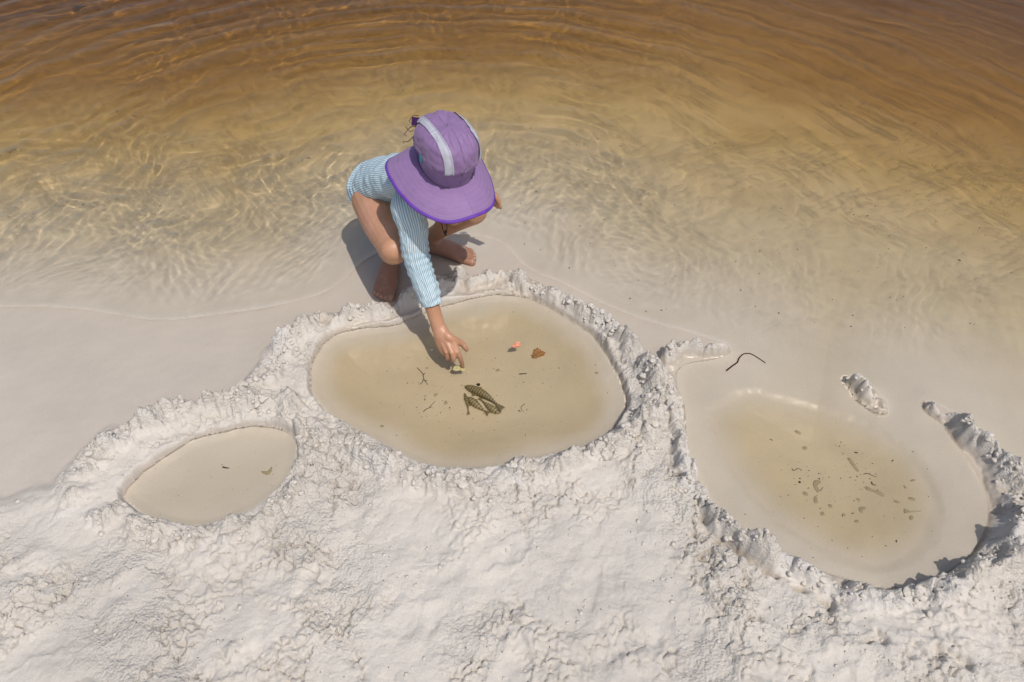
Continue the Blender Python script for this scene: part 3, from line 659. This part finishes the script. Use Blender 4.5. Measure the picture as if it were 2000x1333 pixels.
def wr_arm(TH, L, tot):
    f = np.clip(L / tot, 0, 1); ph = L * 2 * math.pi / .019 + 1.1 * np.sin(TH + .6) + 2.6 * perlin(TH * .9, L * 14, 311)
    fold = (.35 + .65 * np.sin(ph)) * (.0046 * np.exp(-((f - .60) / .16) ** 2) + .0040 * sm(.80, .97, f) + .0011)
    return fold * (.55 + .45 * np.cos(TH - 2.6)) + perlin(TH * 2, L * 30, 312) * .0024 + perlin(TH * 5, L * 80, 313) * .0010
cufR = elR * .40 + wrR * .60
slR = cloth([neck * .45 + shR * .55 + [-.005, .004, -.006], shR + [.0, .0, -.006], shR * .55 + elR * .45 + [.002, 0, 0], elR + [-.002, 0, 0], elR * .55 + wrR * .45, cufR, cufR + nrm(wrR - elR) * .010],
            [(.040, .038), (.037, .039), (.031, .034), (.0275, .029), (.0255, .0265), (.0250, .0250), (.0238, .0235)], nrm([.9, .35, .2]), 150, 170, SUIT, 'sleeve', suit, wr_arm, seam=-1.2, seed=2, stripes=.0050, r0=.033)
cufL = elL * .25 + wrL * .75
slL = cloth([neck * .4 + shL * .6, shL, shL * .5 + elL * .5 + [0, .006, 0], elL, elL * .5 + wrL * .5, cufL], [(.044, .042), (.038, .040), (.035, .036), (.032, .032), (.028, .028), (.026, .026)], nrm([.9, .35, .2]), 100, 110, SUIT, 'sleeve', suit, wr_arm, seed=3, stripes=.0050, r0=.033)

# hair: curls that show beside the strap at the back of the head
HAIR = simple('dark_brown_hair', (.045, .022, .014), .45, noise=.3, spec=.5)
hl = Lump(); hl.ell(HC - hf * .012 - hu * .004, (.0585, .071, .086), (hs, hf, hu)); rr_ = random.Random(4)
for q in range(70):
    a = rr_.uniform(-1.5, 1.5); p = HC - hf * (.068 * math.cos(a)) + hs * (.068 * math.sin(a)) - hu * rr_.uniform(.0, .05)
    pts = [p]; d = nrm(-hf * math.cos(a) * .5 + hs * math.sin(a) * .5 - hu * 1.2 + np.array([rr_.uniform(-.4, .4) for _ in range(3)])); s_ = nrm(np.cross(d, hf + .1))
    L = rr_.uniform(.04, .085)
    for t in range(1, 7): pts.append(p + d * L * t / 6 + s_ * .006 * math.sin(t * 1.7 + q) + np.cross(d, s_) * .006 * math.cos(t * 1.7 + q))
    hl.tube(pts, [.0035] * 5 + [.0022, .0008], n=6, m=14, cap=True)
hair = obj('hair', hl.mesh('hair'), HAIR, PERSON)
# a few free wisps beyond the hat's left edge
for (x0, y0, x1, y1, cv) in ((812,262,788,276,6),(806,280,784,292,-5),(815,240,797,250,5),(806,268,790,262,-6)):
    wl = Lump(); p0 = wp(x0, y0, .515) + [0, .03, 0]; p1 = wp(x1, y1, .50) + [0, .03, 0]; mm = (p0 + p1) / 2 + UP * cv * .0012; wl.tube([p0, mm, p1, p1 + [.004, 0, -.006]], [.0008, .0008, .0007, .0004], n=6, m=14); obj('wisp', wl.mesh('wisp'), HAIR, hair)

# ------------------------------------------------------------------ the hat
def fabric(name, col, kind):
    k = NT(name); b_ = k.b; uv = k.n('UVMap'); sep = k.n('SeparateXYZ'); k.l(uv.outputs[0], sep.inputs[0]); geo = k.n('NewGeometry')
    nz = k.n('TexNoise', Scale=55., Detail=5., Roughness=.6); k.l(geo.outputs['Position'], nz.inputs[0]); nf = k.n('TexNoise', Scale=600., Detail=2.); k.l(geo.outputs['Position'], nf.inputs[0])
    r = k.ramp(nz.outputs[0], [(.3, tuple(c * .93 for c in col)), (.7, tuple(c * 1.05 for c in col))]); c = r.outputs[0]
    h = k.math('ADD', k.math('MULTIPLY', nz.outputs[0], 1.0), k.math('MULTIPLY', nf.outputs[0], .18))
    if kind == 'brim':      # rows of stitching round the brim
        fy = k.math('FRACT', k.math('MULTIPLY', sep.outputs[1], 6.5)); line = k.math('LESS_THAN', k.math('ABSOLUTE', k.math('SUBTRACT', fy, .5)), .07)
        dash = k.math('LESS_THAN', k.math('FRACT', k.math('MULTIPLY', sep.outputs[0], 210.)), .62); st = k.math('MULTIPLY', line, dash)
        c = k.mix(c, tuple(min(1, x * 1.25 + .03) for x in col), k.math('MULTIPLY', st, .55)); h = k.math('SUBTRACT', h, k.math('MULTIPLY', line, .35))
    k.l(c, b_.inputs['Base Color']); b_.inputs['Roughness'].default_value = .62; b_.inputs['Specular IOR Level'].default_value = .3
    b_.inputs['Sheen Weight'].default_value = .15
    bp = k.n('Bump', Strength=.5, Distance=.0022); k.l(h, bp.inputs['Height']); k.l(bp.outputs[0], b_.inputs['Normal']); return k.m
PUR = (.235, .145, .30)
CROWN_M = fabric('lilac_nylon', PUR, 'crown'); BRIM_M = fabric('lilac_stitched_nylon', (.245, .150, .315), 'brim')
BIND_M = simple('violet_binding', (.125, .045, .34), .6, noise=.1, scale=80, bump=.3, bscale=400); STRAP_M = simple('plum_webbing', (.055, .014, .085), .6, bump=.4, bscale=500)
k = NT('white_mesh_fabric'); uv = k.n('UVMap'); sep = k.n('SeparateXYZ'); k.l(uv.outputs[0], sep.inputs[0])
fa = k.math('SINE', k.math('MULTIPLY', k.math('ADD', sep.outputs[0], sep.outputs[1]), 2400.)); fb = k.math('SINE', k.math('MULTIPLY', k.math('SUBTRACT', sep.outputs[0], sep.outputs[1]), 2400.))
hole = k.math('MULTIPLY', fa, fb); r = k.ramp(hole, [(.2, (.50, .51, .58)), (.75, (.33, .30, .42))]); k.l(r.outputs[0], k.b.inputs['Base Color']); k.b.inputs['Roughness'].default_value = .7
bp = k.n('Bump', Strength=.5, Distance=.0008, _invert=True); k.l(hole, bp.inputs['Height']); k.l(bp.outputs[0], k.b.inputs['Normal']); MESH_M = k.m
def uvset(me, U):
    l = me.uv_layers.new(name='UVMap'); vi = np.zeros(len(me.loops), np.int32); me.loops.foreach_get('vertex_index', vi); l.data.foreach_set('uv', np.asarray(U, np.float32)[vi].ravel())
CA, CB = .0605, .080                                   # head opening half width, half length
CPROF = catmull([(.86, 0), (.88, .016), (.93, .034), (.985, .048), (1.04, .053), (1.03, .066), (.965, .083), (.85, .096), (.65, .105), (.38, .110), (.0, .111)], 90)
def crown_pt(th, s, lift=0.0):
    """th from the front, s 0..1 from the rim to the top"""
    i = np.clip(s * 89, 0, 88.999); i0 = i.astype(int); f = i - i0; rr = CPROF[i0, 0] * (1 - f) + CPROF[i0 + 1, 0] * f; zz = CPROF[i0, 1] * (1 - f) + CPROF[i0 + 1, 1] * f
    sq = 1 / (np.abs(np.cos(th)) ** 2.3 + np.abs(np.sin(th)) ** 2.3) ** (1 / 2.3)
    wr = (perlin(th * 2.2 + 7, s * 5, 400) * .0032 + perlin(th * 6, s * 12, 401) * .0014 + .0012 * np.sin(th * 46) * np.exp(-((s - .36) / .05) ** 2) * .6) * sm(.0, .1, s) * sm(1.0, .8, s)
    crease = -.0016 * np.exp(-((np.abs(np.sin(th)) * rr * CA - .026) / .0016) ** 2) * sm(.3, .36, s)
    crease -= .0016 * np.exp(-((np.sin(th) * rr * CA) / .0013) ** 2) * sm(.3, .36, s)
    k_ = wr + crease - .0022 * np.exp(-((s - .350) / .012) ** 2) + lift
    x = np.sin(th) * (CA * rr * sq + k_); y = np.cos(th) * (CB * rr * sq + k_) - .010 * sm(.3, 1, s) * 0
    z = zz * (1 + .06 * np.cos(th)) + k_ * sm(.5, 1, s)
    return H0 + hs * 0 + x[..., None] * (-hs) + y[..., None] * hf + z[..., None] * hu
def patch(name, TH, S, fn, mat, parent, uv, thick=0.0, **kw):
    P = fn(TH, S, **kw); m_, n_ = TH.shape; i = np.arange(m_ * n_).reshape(m_, n_); F = np.stack([i[:-1, :-1], i[:-1, 1:], i[1:, 1:], i[1:, :-1]], -1).reshape(-1, 4)
    me = mesh_np(name, P.reshape(-1, 3), F); uvset(me, uv.reshape(-1, 2)); o = obj(name, me, mat, parent)
    if thick: md = o.modifiers.new('thickness', 'SOLIDIFY'); md.thickness = thick; md.offset = 0
    return o
# keep -hs as the viewer's right when looking at the hat from the front
if (-hs)[0] < 0: hs = -hs
TH, S = np.meshgrid(np.linspace(0, 2 * math.pi, 361), np.linspace(0, 1, 120))
hat = patch('hat', TH, S, crown_pt, CROWN_M, PERSON, np.stack([TH / 6.283, S], -1), .0012)
def brim_ext(th):
    a = np.abs((th + math.pi) % (2 * math.pi) - math.pi)                      # 0 front .. pi back
    e = np.interp(a, [0, .5, 1.0, 1.4, 1.75, 2.1, 2.6, math.pi], [.074, .074, .070, .066, .066, .076, .090, .095])
    dr = np.interp(a, [0, .5, 1.0, 1.4, 1.75, 2.1, 2.6, math.pi], [.24, .27, .36, .36, .28, .30, .62, .80])
    return e, dr
def brim_pt(th, s, lift=0.0):
    e, dr = brim_ext(th); e = e * (1 - .14 * np.clip(np.sin(th), 0, 1)); dr = dr + .22 * np.clip(np.sin(th), 0, 1); e = e * (1 + .02 * np.sin(th * 3)); L = s * e; ang = dr * (.55 + .75 * s)
    sq = 1 / (np.abs(np.cos(th)) ** 2.3 + np.abs(np.sin(th)) ** 2.3) ** (1 / 2.3)
    rx = CA * .87 * sq + .001 + L * np.cos(ang); ry = CB * .87 * sq + .001 + L * np.cos(ang); z = -L * np.sin(ang) + lift
    z = z + (.0040 * np.sin(th * 5 + 1.0) + .003 * perlin(th * 1.5, s * 2, 410)) * s * s + .0018 * np.sin(s * 40) * 0
    return H0 + (np.sin(th) * rx)[..., None] * (-hs) + (np.cos(th) * ry)[..., None] * hf + z[..., None] * hu
TH, S = np.meshgrid(np.linspace(0, 2 * math.pi, 361), np.linspace(0, 1, 40))
patch('brim', TH, S, brim_pt, BRIM_M, hat, np.stack([TH / 6.283, S], -1), .0022)
th = np.linspace(0, 2 * math.pi, 300, endpoint=False); Pb = brim_pt(th, np.ones_like(th)); bi = Lump()
e_in = nrm(Pb - brim_pt(th, np.full_like(th, .9))); nn = nrm(np.cross(np.roll(Pb, -1, 0) - Pb, e_in)); ph = np.linspace(0, 2 * math.pi, 8, endpoint=False)
Vb = Pb[:, None] + e_in[:, None] * (np.cos(ph) * .0042)[None, :, None] + nn[:, None] * (np.sin(ph) * .0022)[None, :, None]
i = np.arange(300 * 8).reshape(300, 8); j = np.roll(i, -1, 1); i2 = np.roll(i, -1, 0); j2 = np.roll(j, -1, 0)
obj('brim_binding', mesh_np('brim_binding', Vb.reshape(-1, 3), np.stack([i, j, j2, i2], -1).reshape(-1, 4)), BIND_M, hat)
# two mesh strips running from front to back over the crown
def strip(side_sgn, w0_, w1_):
    n_, m_ = 12, 90; t = np.linspace(-1, 1, m_); T_, U_ = np.meshgrid(t, np.linspace(0, 1, n_), indexing='ij')
    # across: sideways distance from the centre line; along: front to back
    xx = side_sgn * (w0_ + (w1_ - w0_) * U_); P = np.zeros(T_.shape + (3,))
    th_ = np.zeros(T_.shape); s_ = np.zeros(T_.shape)
    # walk: choose s from |t|, th from sideways offset
    a = np.abs(T_); s_ = .40 + (1 - .40) * (1 - a) ; lim = np.maximum(np.abs(xx), 1e-4)
    i = np.clip(s_ * 89, 0, 88.999).astype(int); R = CPROF[i, 0]
    smax = np.interp(lim / CA, CPROF[::-1, 0][:70], np.linspace(1, 1 - 69 / 89, 70))       # s at which the crown is only this wide
    s_ = .375 + (smax - .375) * (1 - a ** 1.0); i = np.clip(s_ * 89, 0, 88.999); i0 = i.astype(int); R = CPROF[i0, 0] * (1 - (i - i0)) + CPROF[i0 + 1, 0] * (i - i0)
    q = np.clip(xx / (CA * np.maximum(R, 1e-3)), -1, 1); th_ = np.arcsin(q); th_ = np.where(T_ < 0, math.pi - th_, th_)
    P = crown_pt(th_, s_, lift=.0034); i = np.arange(m_ * n_).reshape(m_, n_); F = np.stack([i[:-1, :-1], i[:-1, 1:], i[1:, 1:], i[1:, :-1]], -1).reshape(-1, 4)
    me = mesh_np('mesh_panel', P.reshape(-1, 3), F); uvset(me, np.stack([U_ * .02, T_ * .1], -1).reshape(-1, 2)); return obj('mesh_panel', me, MESH_M, hat)
strip(-1, .022, .037); strip(1, .040, .053)
# strap, toggle tab at the back left, small teal tag, chin cord
def ribbon(pts, w, up, name, mat, parent, t=.0012):
    l_ = Lump(); l_.tube(pts, [(w, t)] * len(pts), up=up, n=12, m=len(pts) * 6); return obj(name, l_.mesh(name), mat, parent)
bt = wp(812, 251, .535) + np.array([0, .03, 0])
bm = bmesh.new(); bmesh.ops.create_cube(bm, size=1); bmesh.ops.scale(bm, vec=(.030, .0022, .019), verts=bm.verts); bmesh.ops.bevel(bm, geom=bm.edges[:], offset=.0009, segments=2)
bmesh.ops.rotate(bm, cent=(0, 0, 0), matrix=Matrix.Rotation(-.25, 3, 'X') @ Matrix.Rotation(.10, 3, 'Y'), verts=bm.verts); bmesh.ops.translate(bm, vec=tuple(bt + np.array([.003, 0, -.002])), verts=bm.verts)
me = bpy.data.meshes.new('strap'); bm.to_mesh(me); bm.free(); obj('strap', me, STRAP_M, hat)
tg = crown_pt(np.array([-1.55]), np.array([.26]), lift=.002)[0]
tl = Lump(); tl.ell(tg, (.0016, .007, .012), (hs, hf, nrm(hu + hf * .2))); obj('tag', tl.mesh('tag'), simple('teal_label', (.03, .33, .40), .5), hat)
c0 = wp(866, 434, .37); CORD = simple('dark_cord', (.02, .012, .015), .6)
for q, s in enumerate((-1, 1)):
    cl = Lump(); cl.tube([c0 + [s * .008, .05, .012], c0 + [s * .006, .012, 0], wp(869 + s * 4, 448, .355), wp(870 + s, 459, .34)], [.0010] * 4, n=6, m=20); obj('chin_cord', cl.mesh('chin_cord'), CORD, hat)
cl = Lump(); cl.tube([wp(870, 452, .350), wp(870, 460, .338)], [.0024, .002], n=10); obj('cord_toggle', cl.mesh('cord_toggle'), CORD, hat)

# ------------------------------------------------------------------ fish in the middle pool
def fish_mat(name, a, c, bars):
    k = NT(name); tc = k.n('TexCoord'); sp = k.n('SeparateXYZ'); k.l(tc.outputs['Object'], sp.inputs[0]); nz = k.n('TexNoise', Scale=120., Detail=3.); k.l(tc.outputs['Object'], nz.inputs[0])
    x = k.math('ADD', sp.outputs[0], k.math('MULTIPLY', nz.outputs[0], .0035)); w = k.math('SINE', k.math('MULTIPLY', x, bars))
    r = k.ramp(w, [(.30, a), (.62, c)]); k.l(r.outputs[0], k.b.inputs['Base Color']); k.b.inputs['Roughness'].default_value = .45
    return k.m
FISH = fish_mat('barred_fish_skin', (.36, .29, .14), (.095, .075, .035), 900.); FISH2 = fish_mat('pale_barred_fish_skin', (.44, .37, .20), (.13, .105, .05), 850.)
FIN = simple('thin_fin', (.24, .185, .09), .5, noise=.2, scale=300)
def fish(px0, py0, px1, py1, wid, lift, label, mat, bend=.0, tailw=1.0):
    """nose at the first spot, tail end at the second"""
    a = refr(px0, py0, lift); c = refr(px1, py1, lift); z = (a[2] + c[2]) / 2; L = np.linalg.norm((c - a)[:2]); ang = math.atan2(c[1] - a[1], c[0] - a[0])
    root = bpy.data.objects.new('fish', None); COL.objects.link(root); root.location = (a[0], a[1], z); root.rotation_euler = (0, 0, ang)
    tag(root, label, 'fish', 'small barred fish in the middle pool')
    f_ = Lump(); bl = L * .80; cur = lambda t: bend * L * math.sin(t * math.pi)
    prof = [(0, .06), (.06, .45), (.16, .8), (.32, 1.), (.5, .95), (.68, .68), (.84, .36), (1, .17)]
    f_.tube([(t * bl, cur(t), 0) for t, _ in prof], [(wid * r_ * .5, wid * r_ * .62) for _, r_ in prof], n=16, m=30)
    recv(obj('body', f_.mesh('body'), mat, root))
    def fin(name, pts):
        V = np.array([(x, y, z_) for x, y, z_ in pts] + [(x, y, z_ + .0006) for x, y, z_ in pts]); n_ = len(pts)
        bm = bmesh.new(); vs = [bm.verts.new(v) for v in V]; bm.faces.new(vs[:n_]); bm.faces.new(vs[n_:][::-1])
        for q in range(n_): bm.faces.new([vs[q], vs[n_ + q], vs[n_ + (q + 1) % n_], vs[(q + 1) % n_]])
        me = bpy.data.meshes.new(name); bm.to_mesh(me); bm.free(); recv(obj(name, me, FIN, root))
    y0 = cur(1) - 0; e_ = bend * L * -1.2
    fin('tail_fin', [(bl * .96, y0 - wid * .08, 0), (L * .93, y0 + e_ * .5 - wid * .34 * tailw, 0), (L * 1.0, y0 + e_ - wid * .50 * tailw, 0), (L * .94, y0 + e_ * .6, 0), (L * .985, y0 + e_ + wid * .42 * tailw, 0), (L * .92, y0 + e_ * .4 + wid * .28 * tailw, 0), (bl * .96, y0 + wid * .08, 0)])
    for s in (-1, 1): fin('side_fin', [(bl * .25, cur(.25) + s * wid * .42, -.001), (bl * .36, cur(.3) + s * wid * .78, -.0015), (bl * .40, cur(.4) + s * wid * .46, -.001)])
    for s in (-1, 1):
        e_ = Lump(); e_.ell((bl * .085, cur(.08) + s * wid * .20, wid * .16), (wid * .07,) * 3); recv(obj('eye', e_.mesh('eye'), EYE, root))
fish(908, 754, 987, 799, .0225, .011, 'largest barred fish, uppermost of the four, beside the round dark seed', FISH, .045)
fish(915, 776, 956, 810, .0180, .008, 'barred fish in the middle of the cluster with its tail pointing at the viewer', FISH2, -.03)
fish(975, 808, 934, 777, .0170, .007, 'pale barred fish lowest on the right, its head by the big fish tail', FISH2, .02, .6)
fish(907, 768, 917, 811, .0085, .008, 'smallest thin fish, leftmost of the cluster', FISH, .03)

# ------------------------------------------------------------------ leaves, twigs, seeds and shade pads
def leafy(name, px, py, r, mat, label, cat, ang=0., cup=.2, z=None, lobes=5, lob=.22, seed=1, asp=.75, under=True):
    c = wp(px, py, z) if z is not None else refr(px, py, .003)
    rg = random.Random(seed); n_, m_ = 48, 8; V = []
    for i in range(m_ + 1):
        for j in range(n_):
            t = 2 * math.pi * j / n_; s = i / m_; rad = r * (1 + lob * math.sin(lobes * t + seed) + .10 * math.sin(11 * t + seed * 2)) * s
            x, y = rad * math.cos(t), rad * math.sin(t) * asp
            zz = cup * r * s * s * (1 + .6 * math.sin(2 * t + seed)) + .10 * r * math.sin(3 * t + 5 * s) * s
            V.append((c[0] + x * math.cos(ang) - y * math.sin(ang), c[1] + x * math.sin(ang) + y * math.cos(ang), c[2] + zz))
    i = np.arange((m_ + 1) * n_).reshape(m_ + 1, n_); j = np.roll(i, -1, 1); F = np.stack([i[:-1], j[:-1], j[1:], i[1:]], -1).reshape(-1, 4)
    o = obj(name, mesh_np(name, V, F), mat); md = o.modifiers.new('thickness', 'SOLIDIFY'); md.thickness = .0006; recv(o); recentre(o, c); tag(o, label, cat); return o, c
LB = simple('wet_brown_leaf', (.44, .22, .07), .45, noise=.35, scale=140, bump=.5, bscale=200); LY = simple('pale_yellow_leaf', (.46, .41, .20), .5, noise=.2, scale=160, bump=.5, bscale=220)
PK = simple('pink_petal', (.70, .30, .20), .4, noise=.3, scale=160, bump=.4, bscale=200, sss=.1); WH = simple('pale_flake', (.72, .68, .58), .5, noise=.1)
BLK = simple('dark_twig_bark', (.022, .014, .009), .7, noise=.3, scale=200, bump=.4, bscale=300); RB = simple('red_brown_weed', (.075, .02, .012), .5, noise=.4, scale=120)
SHADE_M = simple('grey_brown_shade', (.50, .42, .275), .9, noise=.12, scale=120)  # darker colour standing for shadows on the pool floors
leafy('leaf', 1051, 691, .0170, LB, 'torn orange-brown leaf lying under water right of the pink petal', 'leaf', .6, .10, None, 3, .18, 4, .85)
leafy('leaf', 896, 720, .0150, LY, 'pale yellow-green leaf under the pointing fingertip', 'leaf', -.2, .03, .0006, 3, .14, 2, .62)
leafy('petal', 1009, 678, .0120, PK, 'curled salmon-pink petal floating on the middle pool', 'petal', .3, .55, .0045, 3, .10, 5, .62)
leafy('flake', 843, 684, .0032, WH, 'tiny white flake floating in the shadow of the arm', 'flake', .3, .2, .001, 4, .3, 7, .7)
leafy('flake', 981, 708, .0038, WH, 'round whitish flake under water left of the short stick', 'flake', .3, .1, None, 4, .1, 8, .8)
def ball(name, px, py, r, mat, label, cat, group=None, water=True):
    c = refr(px, py, r * .8) if water else on_ground(px, py, r * .6); l_ = Lump(); l_.ell(c, (r, r, r * .9)); o = recv(obj(name, l_.mesh(name), mat)); recentre(o, c); return tag(o, label, cat, group)
ball('seed', 934.5, 751.5, .0042, BLK, 'round black seed just above the largest fish', 'seed')
ball('seed', 1562, 942, .0026, BLK, 'small black seed below the curly fibre in the right pool', 'seed')
def twig(name, chains, r, mat, label, cat, water=True, group=None, flat=1.0, lift=.0, z=None):
    l_ = Lump(); c = None
    for ch in chains:
        pts = [(wp(x, y, z) if z is not None else (refr(x, y, r + lift) if water else on_ground(x, y, r * .7))) for x, y in ch]; c = pts[0] if c is None else c
        n_ = len(pts); l_.tube(pts, [((r * (1 - .55 * q / n_)), (r * flat * (1 - .55 * q / n_))) for q in range(n_)], n=8, m=max(4, n_ * 4))
    o = recv(obj(name, l_.mesh(name), mat)); recentre(o, c); return tag(o, label, cat, group)
twig('stick', [[(1015, 731), (1021, 730.5), (1028, 730)]], .0017, BLK, 'short straight black stick lying in the middle pool right of the fish', 'stick')
twig('stick', [[(435.5, 912.5), (441, 914), (447, 914.5)]], .0018, BLK, 'short dark stick lying in the small left pool', 'stick')
twig('twig', [[(815, 719), (821, 725), (826, 731), (827, 738), (831, 746), (836, 752)], [(827, 741), (824, 748), (819, 751)], [(829, 744), (835, 744)], [(826, 733), (830, 729)]], .0010, BLK, 'thin branching twig left of the pointing hand on the pool floor', 'twig')
twig('twig', [[(827, 804), (833, 799), (838, 797), (842, 792), (850, 784)], [(838, 797), (843, 795)]], .0010, BLK, 'thin twig below and left of the fish in the middle pool', 'twig')
twig('twig', [[(1025, 789), (1018, 795), (1019, 801), (1023, 804)]], .0007, BLK, 'hair-thin curved twig right of the fish tails', 'twig')
twig('seed', [[(1013, 802.5), (1016, 804)]], .0014, BLK, 'small dark seed husk at the foot of the curved twig', 'seed')
o = twig('weed_strand', [[(1419, 724), (1431, 714.5), (1440, 708), (1444, 699), (1452, 692), (1462, 690.5), (1470, 693), (1482, 700), (1495, 709)]], .0022, RB, 'long curved red-brown weed strand on wet sand between the pools', 'weed', flat=.5)
twig('fibre', [[(1547, 916), (1549, 919), (1554, 918), (1558, 915.5), (1563, 917), (1566, 920)]], .0009, BLK, 'curly black fibre in the left half of the right pool', 'fibre')
twig('fibre', [[(1595, 955), (1599, 958.5), (1604, 957), (1607, 952)]], .0008, BLK, 'hooked dark fibre lying on the crescent of silt', 'fibre')
twig('fibre', [[(1687, 926.5), (1694, 925), (1702, 928.5), (1712, 932)]], .0009, RB, 'long thin brown fibre in the middle of the right pool', 'fibre')
twig('bark_bit', [[(1702.5, 942), (1704, 946), (1710, 948)]], .0013, BLK, 'bent black bit of bark below the thin brown fibre', 'bark bit')
twig('bark_bit', [[(1670.5, 884), (1675, 884.8)]], .0015, BLK, 'stubby black bit of bark above the long silt mark', 'bark bit')
twig('bark_bit', [[(1504.5, 858), (1509, 860.5)]], .0010, BLK, 'thin dark bit of bark at the upper left of the right pool floor', 'bark bit')
twig('bark_bit', [[(1742, 901), (1745, 899)]], .0012, BLK, 'dark bit of bark at the right of the right pool floor', 'bark bit')
twig('bark_bit', [[(1874, 507.5), (1877, 509)]], .0018, BLK, 'black bit of bark under the lake water at the far right', 'bark bit')
# shadows of surface dimples, built as low lens-shaped pads of darker colour
def shade(pts, label, group='silt patches on the right pool floor'):
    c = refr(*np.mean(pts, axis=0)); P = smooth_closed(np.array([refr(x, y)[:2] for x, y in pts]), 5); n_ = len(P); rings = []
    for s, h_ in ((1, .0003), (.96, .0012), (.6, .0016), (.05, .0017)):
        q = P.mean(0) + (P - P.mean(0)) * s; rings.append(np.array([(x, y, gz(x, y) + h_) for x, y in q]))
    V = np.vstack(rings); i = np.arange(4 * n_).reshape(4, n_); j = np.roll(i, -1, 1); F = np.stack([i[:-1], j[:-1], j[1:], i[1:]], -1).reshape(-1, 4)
    o = recv(obj('shade_patch', mesh_np('shade_patch', V, F), SHADE_M)); recentre(o, c); return tag(o, label, 'silt patch', group)
def oval(x, y, a, b_, t): t = math.radians(t); return [(x + a * math.cos(q) * math.cos(t) - b_ * math.sin(q) * math.sin(t), y + a * math.cos(q) * math.sin(t) + b_ * math.sin(q) * math.cos(t)) for q in np.linspace(0, 2 * math.pi, 8, endpoint=False)]
shade([(1655,895),(1661,896),(1670,907),(1677,919),(1675,922),(1668,915),(1661,906)], 'long slanting silt patch shaped like a cigar, right of centre')
shade([(1690,950),(1698,953),(1706,957),(1718,960),(1727,966),(1725,971),(1718,968),(1709,963),(1700,960),(1692,957)], 'bone-shaped silt patch in the middle right of the pool')
shade([(1589,940),(1596,938),(1603,941),(1602,945),(1596,947),(1596,955),(1601,960),(1597,963),(1591,956),(1588,948)], 'crescent silt patch under the hooked fibre')
shade([(1590,971),(1595,970),(1597,978),(1598,983),(1590,983)], 'upright silt patch just below the crescent one')
shade([(1678,992),(1684,990),(1691,992),(1690,996),(1686,996),(1684,1003),(1680,1001),(1677,996)], 'hook-shaped silt patch near the bottom of the pool')
shade([(1765,994),(1769,995),(1773,999),(1785,998.5),(1800,998.5),(1786,1001),(1773,1002),(1766,1003)], 'silt patch with a long thin tail towards the right')
shade(oval(1558, 845, 7, 2.8, 30), 'uppermost silt patch of the right pool, short and slanting'); shade(oval(1572, 876, 5, 3.8, 15), 'rounded silt patch below the uppermost slanting one')
shade(oval(1573, 965, 6, 3.3, 35), 'slanting silt patch left of the crescent one'); shade(oval(1622, 989, 5, 3, 35), 'small slanting silt patch between the upright and hook-shaped ones')
shade(oval(1606, 1004, 3.8, 4.2, 0), 'round silt patch, lowest on the left'); shade(oval(1648, 1006.5, 4, 2.6, 25), 'small silt patch left of the hook-shaped one')
shade(oval(1673, 1019, 4.4, 3, 0), 'small oval silt patch, lowest of the right pool'); shade(oval(1780, 1012, 4.5, 4.5, 20), 'round silt patch under the one with the thin tail')
shade(oval(1783, 939, 5.5, 2, -8), 'flat silt patch at the right above the others'); shade(oval(1752, 981, 7, 2.2, 18), 'narrow silt patch right of the bone-shaped one')
shade(oval(1781, 975, 8, 3, 15), 'faint broad silt patch at the right edge of the group'); shade(oval(1676, 976, 4.5, 2, 20), 'narrow silt patch above the hook-shaped one'); shade(oval(1768, 952, 4, 1.7, 40), 'narrow silt patch below the flat one at the right')
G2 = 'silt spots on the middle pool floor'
shade(oval(851, 772, 4.0, 3, -30), 'silt spot left of the smallest fish, the upper of two', G2); shade(oval(870.5, 787.5, 4, 3.5, 0), 'silt spot left of the smallest fish, the lower of two', G2)
shade(oval(972.5, 724, 4, 3, -20), 'silt spot between the pointing finger and the short stick', G2); shade(oval(834, 719.5, 2.6, 1.8, 0), 'small silt spot above the branching twig', G2); shade(oval(746, 833, 4, 2.4, 0), 'silt spot near the lower left rim of the middle pool', G2)
shade(oval(1165, 729, 3.5, 2.4, 0), 'silt spot near the right rim of the middle pool', G2)
shade([(510,921),(516,924),(524,924),(529,918),(530,912),(532,914),(530,922),(524,928),(514,926)], 'pale crescent mark of silt in the small left pool', 'silt marks in the left pool')
# fine specks nobody could count
sv, sf, n1_ = [], [], 0
def speck(c, r, el=1.6):
    global n1_
    v, f = bank1[rng.integers(len(bank1))]; a = rng.uniform(0, 6.28); w = v * [r * el, r, r * .7]; w = np.stack([w[:, 0] * math.cos(a) - w[:, 1] * math.sin(a), w[:, 0] * math.sin(a) + w[:, 1] * math.cos(a), w[:, 2]], -1) + c
    sv.append(w); sf.append(f + n1_); n1_ += len(v)
for (cx, cy, sx, sy, n_) in ((905, 745, 90, 60, 90), (840, 790, 40, 28, 55), (1000, 800, 90, 60, 40), (1640, 930, 85, 45, 90), (1690, 935, 25, 14, 24), (1590, 925, 18, 10, 16), (430, 935, 80, 45, 24), (1050, 720, 70, 50, 30), (1660, 1010, 90, 40, 30)):
    for q in range(int(n_ * .7)):
        x, y = rng.normal(cx, sx), rng.normal(cy, sy); p = refr(x, y, .0006)
        if p[2] < -.0095: speck(p, rng.choice([.0006, .0009, .0014], p=[.7, .25, .05]), rng.uniform(1, 3))
for q in range(150):
    x, y = rng.uniform(1000, 1990), rng.uniform(180, 640); p = refr(x, y, .001)
    if p[2] < -.01: speck(p, rng.choice([.001, .0015]), rng.uniform(1, 2.5))
for q in range(60):
    x, y = rng.uniform(0, 1990), rng.uniform(1050, 1333); p = on_ground(x, y, .0006); speck(p, .0009, 2)
tag(recv(obj('debris_specks', mesh_np('debris_specks', np.vstack(sv), np.vstack(sf)), BLK)), 'fine dark specks of plant litter on the pool floors', 'litter', kind='stuff')
